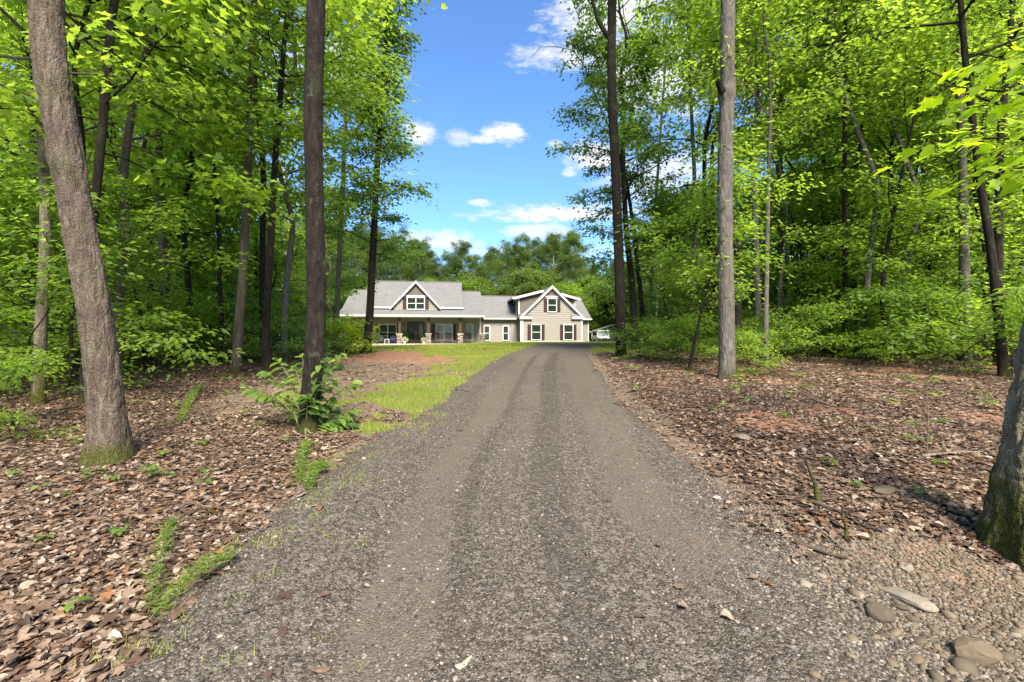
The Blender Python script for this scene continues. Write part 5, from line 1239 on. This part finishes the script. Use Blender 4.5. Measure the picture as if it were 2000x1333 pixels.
def place(lst, x, y, rz, sc, label, group, name=None):
    p = lst[rw.integers(len(lst))]; z = gz1(x, y)
    if p.name not in used:
        used.add(p.name); p.location = (x, y, z); p.rotation_euler = (0, 0, rz); p.scale = sc; p['label'] = label; p['group'] = group; o = p
    else: o = copy_tree(p, (x, y, z), rz, sc, label, group)
    if name: o.name = name
    PLACED.append((o, x, y, label, group))
    return o
rw = np.random.default_rng(2024)
def rsc(a, b): s = rw.uniform(a, b); return (s*rw.uniform(.9, 1.1), s*rw.uniform(.9, 1.1), s)
# row behind the house
tops = [(560, 440), (610, 430), (655, 425), (690, 430), (735, 452), (775, 460), (812, 462), (848, 500), (884, 488), (912, 470), (940, 505), (965, 480), (990, 472), (1018, 480), (1045, 462), (1078, 455), (1110, 448), (1135, 500), (1165, 512), (1195, 520), (1225, 500), (1255, 470), (1290, 450), (1330, 430), (1380, 420)]
BL = 'tree of the closed row rising behind the house roofs'
for i, (px, py) in enumerate(tops):
    d = rw.uniform(68, 76); x = (px-1000)/F*d; h = EYE+(666-py+rw.normal()*4)/F*d-gz1(x, d)
    place(far_p, x, d, rw.uniform(0, 6.28), (h/17.6*rw.uniform(.75, 1), h/17.6*rw.uniform(.75, 1), h/17.6), BL, 'trees behind the house')
for i in range(48):
    px = 480+i*19.5+rw.normal()*8; d = rw.uniform(78, 96); x = (px-1000)/F*d; py = np.interp(px, [t_[0] for t_ in tops], [t_[1] for t_ in tops])+18
    h = EYE+(666-py)/F*d-gz1(x, d); s = h/17.6
    place(far_p, x, d, rw.uniform(0, 6.28), (s, s, s), BL, 'trees behind the house')
for i in range(34):
    px = 620+i*19+rw.normal()*8; d = rw.uniform(64, 68); x = (px-1000)/F*d; s = rw.uniform(.8, 1.3)
    place(back_p, x, d, rw.uniform(0, 6.28), (s*1.2, s*1.2, s), BL, 'trees behind the house')
for i in range(44):
    px = (12+i*26 if i < 22 else 1250+(i-22)*34)+rw.normal()*6; d = rw.uniform(52, 62); x = (px-1000)/F*d; s = rw.uniform(.9, 1.6)
    place(back_p, x, d, rw.uniform(0, 6.28), (s*1.3, s*1.3, s), 'low leafy tree closing the view at the back of the wood', LG if px < 1000 else RG)
# left wood
def fill(lst, n, xr, yr, sc, label, group, mind, ok=lambda x, y: True, name=None):
    pts = []; tr = 0
    while len(pts) < n and tr < n*60:
        tr += 1; y = math.sqrt(rw.uniform(yr[0]**2, yr[1]**2)); x = rw.uniform(*xr)*y
        if not ok(x, y) or any((x-a)**2+(y-b)**2 < mind*mind for a, b in pts): continue
        pts.append((x, y)); place(lst, x, y, rw.uniform(0, 6.28), rsc(*sc), label, group, name)
lawn_free = lambda x, y: not (-17 < x < 40 and y > 26 and y < 60 and abs(x/y) < .40) 
clear_ = lambda x, y: not (-470 < x/y*900 < -215)
def okl(x, y): return (x/y*900 < -470 or (y < 24 and x/y*900 < -430 and y > 13)) and not (x > -15 and 15 < y < 24)
fill(pole_p, 17, (-1.15, -.44), (13, 28), (.8, 1.1), 'thin straight tree with a high crown in the left wood', LG, 1.6, okl)
fill(wood_p, 20, (-1.24, -.46), (14, 40), (.85, 1.25), 'leafy tree deep in the wood left of the drive', LG, 2.1, okl)
fill(far_p, 20, (-1.24, -.36), (40, 66), (.5, 1.15), 'distant tree at the back of the left wood', LG, 3.0, lambda x, y: x/y*900 < -330)
fill(und_p, 20, (-1.2, -.44), (17, 34), (.9, 1.5), 'leafy sapling among the trunks of the left wood', 'saplings of the left wood', 1.8, lambda x, y: x/y*900 < -400 and not (x > -14.5 and 15 < y < 23))
fill(und_p, 8, (-1.25, -.95), (7.5, 14), (.6, .9), 'sapling with bright leaves at the far left border', 'saplings of the left wood', 1.2)
fill(low_p, 34, (-1.25, -.40), (11, 24), (.6, 1.0), 'low bright green bush on the leaf litter of the left wood', 'bushes of the left wood', 1.0, lambda x, y: x/y*900 < -430 and not (x > -5.5))
# right wood
fill(pole_p, 20, (.44, 1.15), (14, 28), (.8, 1.1), 'thin straight tree with a high crown in the right wood', RG, 1.6)
fill(wood_p, 22, (.42, 1.24), (16, 40), (.85, 1.25), 'leafy tree deep in the wood right of the drive', RG, 2.1, lambda x, y: x/y*900 > 390+max(0, y-22)*2)
fill(far_p, 20, (.30, 1.24), (42, 66), (.5, 1.15), 'distant tree at the back of the right wood', RG, 3.0, lambda x, y: x/y*900 > 275)
fill(und_p, 24, (.50, 1.2), (14.2, 30), (.55, 1.25), 'leafy sapling along the back of the right clearing', 'saplings of the right wood', 1.5, lambda x, y: x/y*900 > 470)
fill(und_p, 5, (.27, .52), (19, 28), (.5, .8), 'bright sapling between the oaks and the scaly trunk', 'saplings of the right wood', 1.3)
fill(low_p, 34, (.30, 1.2), (13, 21), (.35, 1.0), 'low green bush along the edge of the right clearing', 'bushes of the right wood', .8, lambda x, y: x/y*900 > 255 and y > 13.2+.25*max(0, 10-x)-3*(x > 8))
for (px, py, s_, ls) in [(1252, 698, .6, 0), (1285, 700, .65, 0), (1325, 710, .75, 0), (1300, 688, .7, 0), (1462, 712, .55, 0), (1475, 735, .55, 0), (1555, 690, .8, 0), (1640, 690, 1.2, 0), (1720, 700, 1.2, 0), (1800, 705, 1.2, 0), (1900, 722, 1.2, 0), (1975, 735, 1.0, 0),
                        (25, 785, .9, 0), (60, 740, .8, 0), (15, 850, .55, 0), (110, 725, .8, 0), (395, 708, .9, 0), (430, 700, 1.0, 0), (498, 704, 1.0, 0), (540, 700, 1.1, 0), (560, 712, .7, 0), (372, 715, .7, 0), (1430, 690, .9, 0), (1400, 680, 1.2, 0)]:
    bx_, by_, _ = at(px, py); place([low_p[0], low_p[2]] if py % 2 else low_p, bx_, by_, rw.uniform(0, 6.28), (s_*1.15, s_*1.15, s_), 'bright low bush', 'bushes of the left wood' if px < 1000 else 'bushes of the right wood')
for (px, py, s_) in [(1395, 680, .7), (1300, 682, 1.35), (1345, 680, 1.3), (1378, 679, 1.45), (1550, 684, 1.5), (1610, 685, 1.35), (1690, 688, 1.5), (1765, 690, 1.45), (1820, 692, 1.6), (1925, 698, 1.5), (1585, 680, 1.9), (1720, 682, 2.0), (1860, 684, 2.0), (255, 690, 1.5), (300, 684, 1.8), (370, 682, 1.8), (430, 684, 1.6), (500, 682, 1.7), (545, 680, 1.7), (110, 690, 1.5), (20, 695, 1.5), (20, 740, .8), (250, 712, .7)]:
    bx_, by_, _ = at(px, py); place(und_p, bx_, by_, rw.uniform(0, 6.28), (s_, s_, s_), 'bright sapling', 'saplings of the left wood' if px < 1000 else 'saplings of the right wood')
# flowering shrub left of the porch
def shrub():
    x, y, z = at(672, 690); r = np.random.default_rng(4); t = thing('shrub', 'broad yellow-green shrub with reddish tips left of the porch', 'shrub', (x, y, z))
    C = []; Dd = []; ac = Acc()
    for i in range(46):
        a = r.uniform(0, 6.28); R_ = r.uniform(.1, 1.25); q = np.array([math.cos(a)*R_*1.05, math.sin(a)*R_*.8, r.uniform(.25, 1.35)*(1-.25*R_/1.25)]); ac.tube(np.array([(q[0]*.15, q[1]*.15, 0), q*np.array([.6, .6, .55]), q]), np.array([.02, .012, .004]), 4); C.append(q); Dd.append(q)
    P, D, N, S, ti = spray_leaves(r, np.array(C), np.array(Dd), 90, .26, .7, .12); ti = np.clip(ti+.35*(P[:, 2]-.7), 0, 1)
    ob('stems', ac.mesh('stems', M['twig_green']), t); o = ob('foliage', leaf_mesh('foliage', P, D, N, S, ti, 'quad', M['leaf_yellow']), t); o['kind'] = 'stuff'
shrub()
# ------------------------------------------------------------------ small plants, sticks
def seedling(px, py, n, s, h, label, kind='lobed', mat='leaf_young', group='seedlings sprouting from the litter'):
    x, y, z = at(px, py); r = np.random.default_rng(px*7+py); t = thing('seedling', label, 'seedling', (x, y, z), r.uniform(0, 6), group); pr = leaf_protos(kind, mat); ac = Acc()
    top = np.array([r.normal()*.03, r.normal()*.03, h]); ac.tube(np.array([(0, 0, -.01), top*.5+np.array([.01, 0, 0]), top]), np.array([.004, .003, .002]), 4)
    for i in range(n):
        f = 1-.55*(i//4)/max(1, n//4); c = top*f; a = i*2.4+r.normal()*.2
        leaf_part(r, pr, t, c+np.array([math.cos(a), math.sin(a), 0])*s*.3, (math.cos(a), math.sin(a), -.12+r.normal()*.1), (r.normal()*.15, r.normal()*.15, 1), s*r.uniform(.7, 1.1))
    ob('stem', ac.mesh('stem', M['twig_green']), t)
for a in [(118, 975, 3, .075, .05, 'seedling with two dark green leaves, left border litter'), (80, 958, 3, .07, .05, 'dark green seedling just right of the left border'), (235, 1040, 4, .08, .05, 'seedling of lobed leaves below the thick leaning trunk'), (70, 1065, 4, .06, .05, 'seedling of lobed leaves near the lower left border'),
          (185, 930, 6, .09, .07, 'pale green seedling at the foot of the thick leaning trunk'), (320, 935, 5, .085, .06, 'lone green seedling right of the thick leaning trunk'), (150, 870, 7, .10, .10, 'yellow-green seedling left of the thick leaning trunk foot'), (395, 955, 7, .055, .16, 'thin upright seedling in the middle of the left litter'),
          (560, 865, 4, .07, .06, 'small seedling below the large leaved bush'), (345, 800, 6, .07, .10, 'seedling left of the grass tuft in the left litter'), (130, 850, 6, .09, .1, 'bright seedling between the mossy trunk and the leaning trunk'), (240, 800, 5, .09, .08, 'seedling beside the leaning trunk at mid height'),
          (500, 835, 5, .06, .06, 'tiny seedling left of the bush'), (390, 870, 4, .07, .05, 'tiny seedling in the litter left of the bush'), (1665, 958, 4, .06, .05, 'small seedling on the right litter by the flat stone'), (1840, 910, 6, .075, .05, 'seedling left of the massive mossy trunk'),
          (1430, 770, 9, .13, .16, 'bright fern-like seedling below the scaly trunk'), (1440, 745, 8, .13, .14, 'seedling tuft at the foot of the scaly trunk'), (1570, 705, 8, .13, .2, 'seedling at the back of the right clearing'), (1520, 815, 5, .10, .06, 'seedling in the middle of the right litter'), (1395, 805, 4, .08, .05, 'little seedling at the right shoulder of the drive'),
          (1345, 735, 8, .12, .12, 'seedling at the foot of the leaning sapling'), (1740, 790, 5, .09, .08, 'seedling on the red clay of the right clearing'), (1930, 800, 8, .12, .14, 'seedling left of the massive trunk, higher up')]:
    seedling(*a)
def tiered():
    x, y, z = at(1811, 880); r = np.random.default_rng(6); t = thing('seedling', 'knee-high thin seedling with tiers of bright leaves in the right litter', 'seedling', (x, y, z)); pr = leaf_protos('lobed', 'leaf_young'); ac = Acc(); H = .72*1.0
    ac.tube(np.array([(0, 0, -.02), (.01, 0, H*.5), (-.01, 0, H)]), np.array([.006, .004, .002]), 5)
    for (f, L, n) in ((1.0, .20, 7), (.78, .16, 6), (.40, .26, 9), (.15, .12, 4)):
        for s_ in (-1, 1):
            tip = np.array([s_*L, r.normal()*.08, H*f+.03]); ac.tube(np.array([(0, 0, H*f-.03), tip]), np.array([.003, .001]), 3)
            for i in range(n//2+1):
                g = .35+.65*i/(n/2); leaf_part(r, pr, t, tip*g+np.array([0, 0, (H*f)*(1-g)]), (s_*.8, r.normal()*.6, -.1), (r.normal()*.2, r.normal()*.2, 1), r.uniform(.05, .085))
    ob('stem', ac.mesh('stem', M['twig_green']), t)
tiered()
SPR = []
for i in range(4):
    r_ = np.random.default_rng(300+i); n = 3+i; a = np.arange(n)*2.2+r_.normal(size=n)*.3; D = np.stack([np.cos(a), np.sin(a), -.1+0*a], 1)
    SPR.append(leaf_mesh('sprout', np.c_[D[:, :2]*.01, np.full(n, .05)], D, np.tile([0, 0, 1.], (n, 1))+r_.normal(size=(n, 3))*.15, r_.uniform(.04, .08, n), r_.random(n), ['lobed', 'ovate'][i % 2], M['leaf_young']))
xs_, ys_ = litter_pts(np.random.default_rng(55), 4000, 2, 15); ks_ = vnoise(xs_*.9, ys_*.9, 0, 7) > .62; xs_, ys_ = xs_[ks_][:90], ys_[ks_][:90]
for i in range(len(xs_)):
    o_ = ob('seedling', SPR[i % 4], None, (xs_[i], ys_[i], gz1(xs_[i], ys_[i])+.01), (0, 0, i*1.7), .8+.12*ys_[i])
    tag(o_, 'tiny green sprout in the brown leaf litter %s of the drive' % ('left' if xs_[i] < 0 else 'right'), 'seedling', 'tiny sprouts scattered over the litter')
def weed(label, ends, seed, s=.022):
    """trailing feathery weed: a stem with dense tiny leaflets"""
    r = np.random.default_rng(seed); x, y, z = at(*ends[0]); t = thing('weed', label, 'weed', (x, y, z), 0, 'feathery weeds at the gravel edge'); ac = Acc(); P = []; D = []
    q = []
    for i, (a, b) in enumerate(ends): gx_, gy_, gz_ = at(a, b); q.append((gx_-x, gy_-y, gz_-z+.02+.10*math.sin(PI*i/(len(ends)-.5))))
    q = np.array(q); ac.tube(q, np.linspace(.004, .001, len(q)), 4)
    for f in np.linspace(.05, 1, 190):
        g = f*(len(q)-1); i = min(len(q)-2, int(g)); g -= i; c = q[i]*(1-g)+q[i+1]*g; a = r.uniform(0, 6.28)
        for k in range(3): P.append(c+r.normal(size=3)*.02); D.append((math.cos(a+k*2), math.sin(a+k*2), .4))
    P, D = np.array(P), np.array(D); n = len(P)
    ob('stem', ac.mesh('stem', M['twig_green']), t); o = ob('foliage', leaf_mesh('foliage', P, D, unit(r.normal(size=(n, 3))+np.array([0, 0, 1])), s*1.5*r.uniform(.5, 1.5, n), r.random(n), 'blade', M['leaf_under']), t); o['kind'] = 'stuff'
weed('feathery green weed leaning up through the lower left litter', [(290, 1205), (305, 1150), (322, 1090), (335, 1035)], 1)
weed('feathery green weed trailing along the lower left gravel edge', [(290, 1225), (350, 1180), (410, 1140), (450, 1110)], 2)
weed('feathery weed standing at the left gravel edge below the bush', [(585, 950), (590, 910), (600, 875)], 3, .03)
weed('light green weed tuft on the left gravel shoulder', [(600, 960), (615, 935), (640, 925)], 4, .03)
weed('feathery weed beside the tuft of grass in the left litter', [(350, 830), (372, 790), (392, 762)], 5, .04)
def stick(label, pts, w_, mat='twig', cat='branch', name='fallen_branch', lift=.02, side=0):
    x, y, z = at(*pts[0]); t = MB(); q = []
    for a, b in pts: gx_, gy_, gz_ = at(a, b); q.append((gx_-x, gy_-y, gz_-z+lift))
    t.tube(q, list(np.linspace(w_, w_*.45, len(q))), 7)
    if side:
        for k in range(side):
            i = 1+k % (len(q)-1); a = np.array(q[i]); b = np.array(q[min(i+1, len(q)-1)])-a if i+1 < len(q) else a-np.array(q[i-1]); d = np.array([b[0]*.6-b[1]*.5*(-1)**k, b[1]*.6+b[0]*.5*(-1)**k, .06+.02*k]); t.tube([a, a+d*.6, a+d], [w_*.5, w_*.35, w_*.15], 5)
    o = t.build(name, M[mat], None, True, loc=(x, y, z)); return tag(o, label, cat)
stick('long dark branch lying along the gully right of the drive', [(1590, 985), (1640, 1005), (1680, 1030), (1722, 1045)], .014, 'twig', side=3)
stick('grey-green stick lying on the right gravel edge', [(1555, 1065), (1590, 1078), (1620, 1090), (1655, 1100)], .013, 'twig', side=1)
stick('thin pale twig crossing from the litter to the gully stones', [(1590, 1030), (1650, 1080), (1700, 1120), (1750, 1160)], .005, 'bark_pale', side=2)
stick('curved stick at the right shoulder of the gravel', [(1385, 928), (1405, 935), (1425, 928), (1442, 918)], .012, 'twig')
stick('thin twig lying in the lower left gravel', [(475, 1205), (505, 1198), (540, 1190)], .004, 'twig')
stick('long bowed branch lying across the left wood floor', [(0, 822), (60, 815), (130, 800), (215, 745), (240, 738)], .02, 'bark_grey', side=2)
stick('arched bare branch lying beside the vine-clad trunk', [(245, 722), (270, 710), (300, 704), (330, 706), (345, 722)], .03, 'bark_grey', lift=.18, side=2)
stick('broken log end at the left border', [(-40, 838), (0, 833), (48, 826)], .045, 'bark_grey', 'log', 'fallen_log', .03)
stick('pale stick lying left of the massive mossy trunk', [(1800, 895), (1850, 890), (1920, 886)], .013, 'bark_pale', side=1)
stick('thin dark twig across the right litter', [(1600, 870), (1650, 866), (1720, 862)], .008, 'twig', side=2)
stick('slim twig in the litter left of the bush', [(320, 905), (345, 885), (375, 868)], .006, 'bark_grey', side=1)
stick('thin pale twig in the left litter below the seedlings', [(150, 1000), (185, 975), (220, 960)], .005, 'bark_pale')
def stump(px, py, h, w_, lean, label):
    x, y, z = at(px, py); t = MB(); t.tube([(0, 0, -.05), (lean*.3, 0, h*.4), (lean*.8, .01, h*.8), (lean, .01, h)], [w_*1.5, w_, w_*.8, w_*.35], 9); t.tube([(lean*.5, 0, h*.6), (lean*.5-.03, .02, h*.85)], [w_*.5, w_*.1], 5)
    tag(t.build('broken_stem', M['bark_brown'], None, True, loc=(x, y, z)), label, 'stump')
stump(1600, 978, .33, .016, -.10, 'broken upright stem standing in the litter right of the drive'); stump(1655, 1055, .2, .01, -.03, 'short broken stem beside the long dark branch')
LM = [(0, 'left border'), (75, 'mossy trunk'), (170, 'thick leaning trunk'), (236, 'crooked trunk'), (320, 'vine-footed trunk'), (430, 'thin dark stem'), (470, 'straight brown trunk'), (525, 'wavy black trunk'), (615, 'speckled foreground trunk'),
      (725, 'narrow porch tree'), (812, 'front gable'), (900, 'main roof end'), (1000, 'low roof'), (1079, 'garage gable'), (1150, 'house end'), (1210, 'drive-edge trunk'), (1236, 'ragged oak'), (1290, 'bare pale stem'), (1355, 'double-stemmed trunk'), (1418, 'scaly trunk'), (1498, 'slim pale stem'),
      (1560, 'thin leaning stem'), (1650, 'tall thin trunk'), (1743, 'slender dark trunk'), (1884, 'grey upright trunk'), (1950, 'leaning black trunk'), (2000, 'right border')]
ORD = ['nearest', 'second', 'third', 'fourth', 'fifth', 'sixth', 'seventh', 'eighth', 'ninth', 'tenth', 'eleventh', 'twelfth', 'thirteenth', 'fourteenth', 'fifteenth']
def relabel():
    bins = {}
    for o, x, y, lb, gr in PLACED:
        px = 1000+F*x/y; k = -1
        for i in range(len(LM)-1):
            if LM[i][0] <= px < LM[i+1][0]: k = i
        if k >= 0: bins.setdefault((k, o['category'], gr == 'trees behind the house'), []).append((y, o))
    for (k, ct, beh), L in bins.items():
        L.sort(key=lambda q: q[0]); nm = {'tree': 'far tree' if beh else 'leafy tree', 'sapling': 'leafy sapling', 'bush': 'low bush'}[ct]
        for i, (y, o) in enumerate(L):
            o['label'] = '%s %s seen between the %s and the %s' % (ORD[i] if i < 15 else 'hindmost', nm, LM[k][1], LM[k+1][1])
relabel()
def rock(px, py, s, label, mat='field_stone', sq=(1, .8, .6), name='rock'):
    x, y, z = at(px, py); r = np.random.default_rng(px)
    bm_ = bmesh.new(); bmesh.ops.create_icosphere(bm_, subdivisions=3, radius=1)
    pl = [(Vector(r.normal(size=3)).normalized(), r.uniform(.58, .86)) for _ in range(11)]
    for v in bm_.verts:
        for n, o_ in pl:
            e = v.co.dot(n)-o_
            if e > 0: v.co -= n*e
        n = v.co; k = 1+.10*(float(vnoise(np.array([n.x*4+px]), np.array([n.y*4]), np.array([n.z*4]), 3)[0])-.5)
        v.co = Vector((n.x*sq[0]*k, n.y*sq[1]*k, n.z*sq[2]*k))
    me = bpy.data.meshes.new('rock'); bm_.to_mesh(me); bm_.free(); me.materials.append(M[mat]); a = me.attributes.new('tint', 'FLOAT', 'POINT'); a.data.foreach_set('value', np.full(len(me.vertices), r.random()*.3+.6, np.float32))
    tag(ob(name, me, None, (x, y, z+s*.25), (0, 0, r.uniform(0, 6)), s), label, 'rock')
rock(372, 690, .36, 'pale weathered boulder among the low bushes of the left wood', sq=(1.1, .8, .8))
rock(347, 787, .07, 'small dark brown stone alone in the left litter')
rock(1730, 962, .10, 'flat grey stone in the litter right of the broken stem', sq=(1.3, .7, .25)); rock(1452, 858, .10, 'flat pale stone at the edge of the right litter', sq=(1.3, .8, .3)); rock(1905, 1290, .09, 'large pale rough stone at the lower right corner', sq=(1.2, .9, .6))
rock(1712, 1205, .075, 'angular pale stone where the gravel meets the gully'); rock(1775, 1180, .09, 'long flat grey slab in the gully', sq=(1.6, .7, .3)); rock(490, 890, .05, 'grey stone in the litter below the bush')
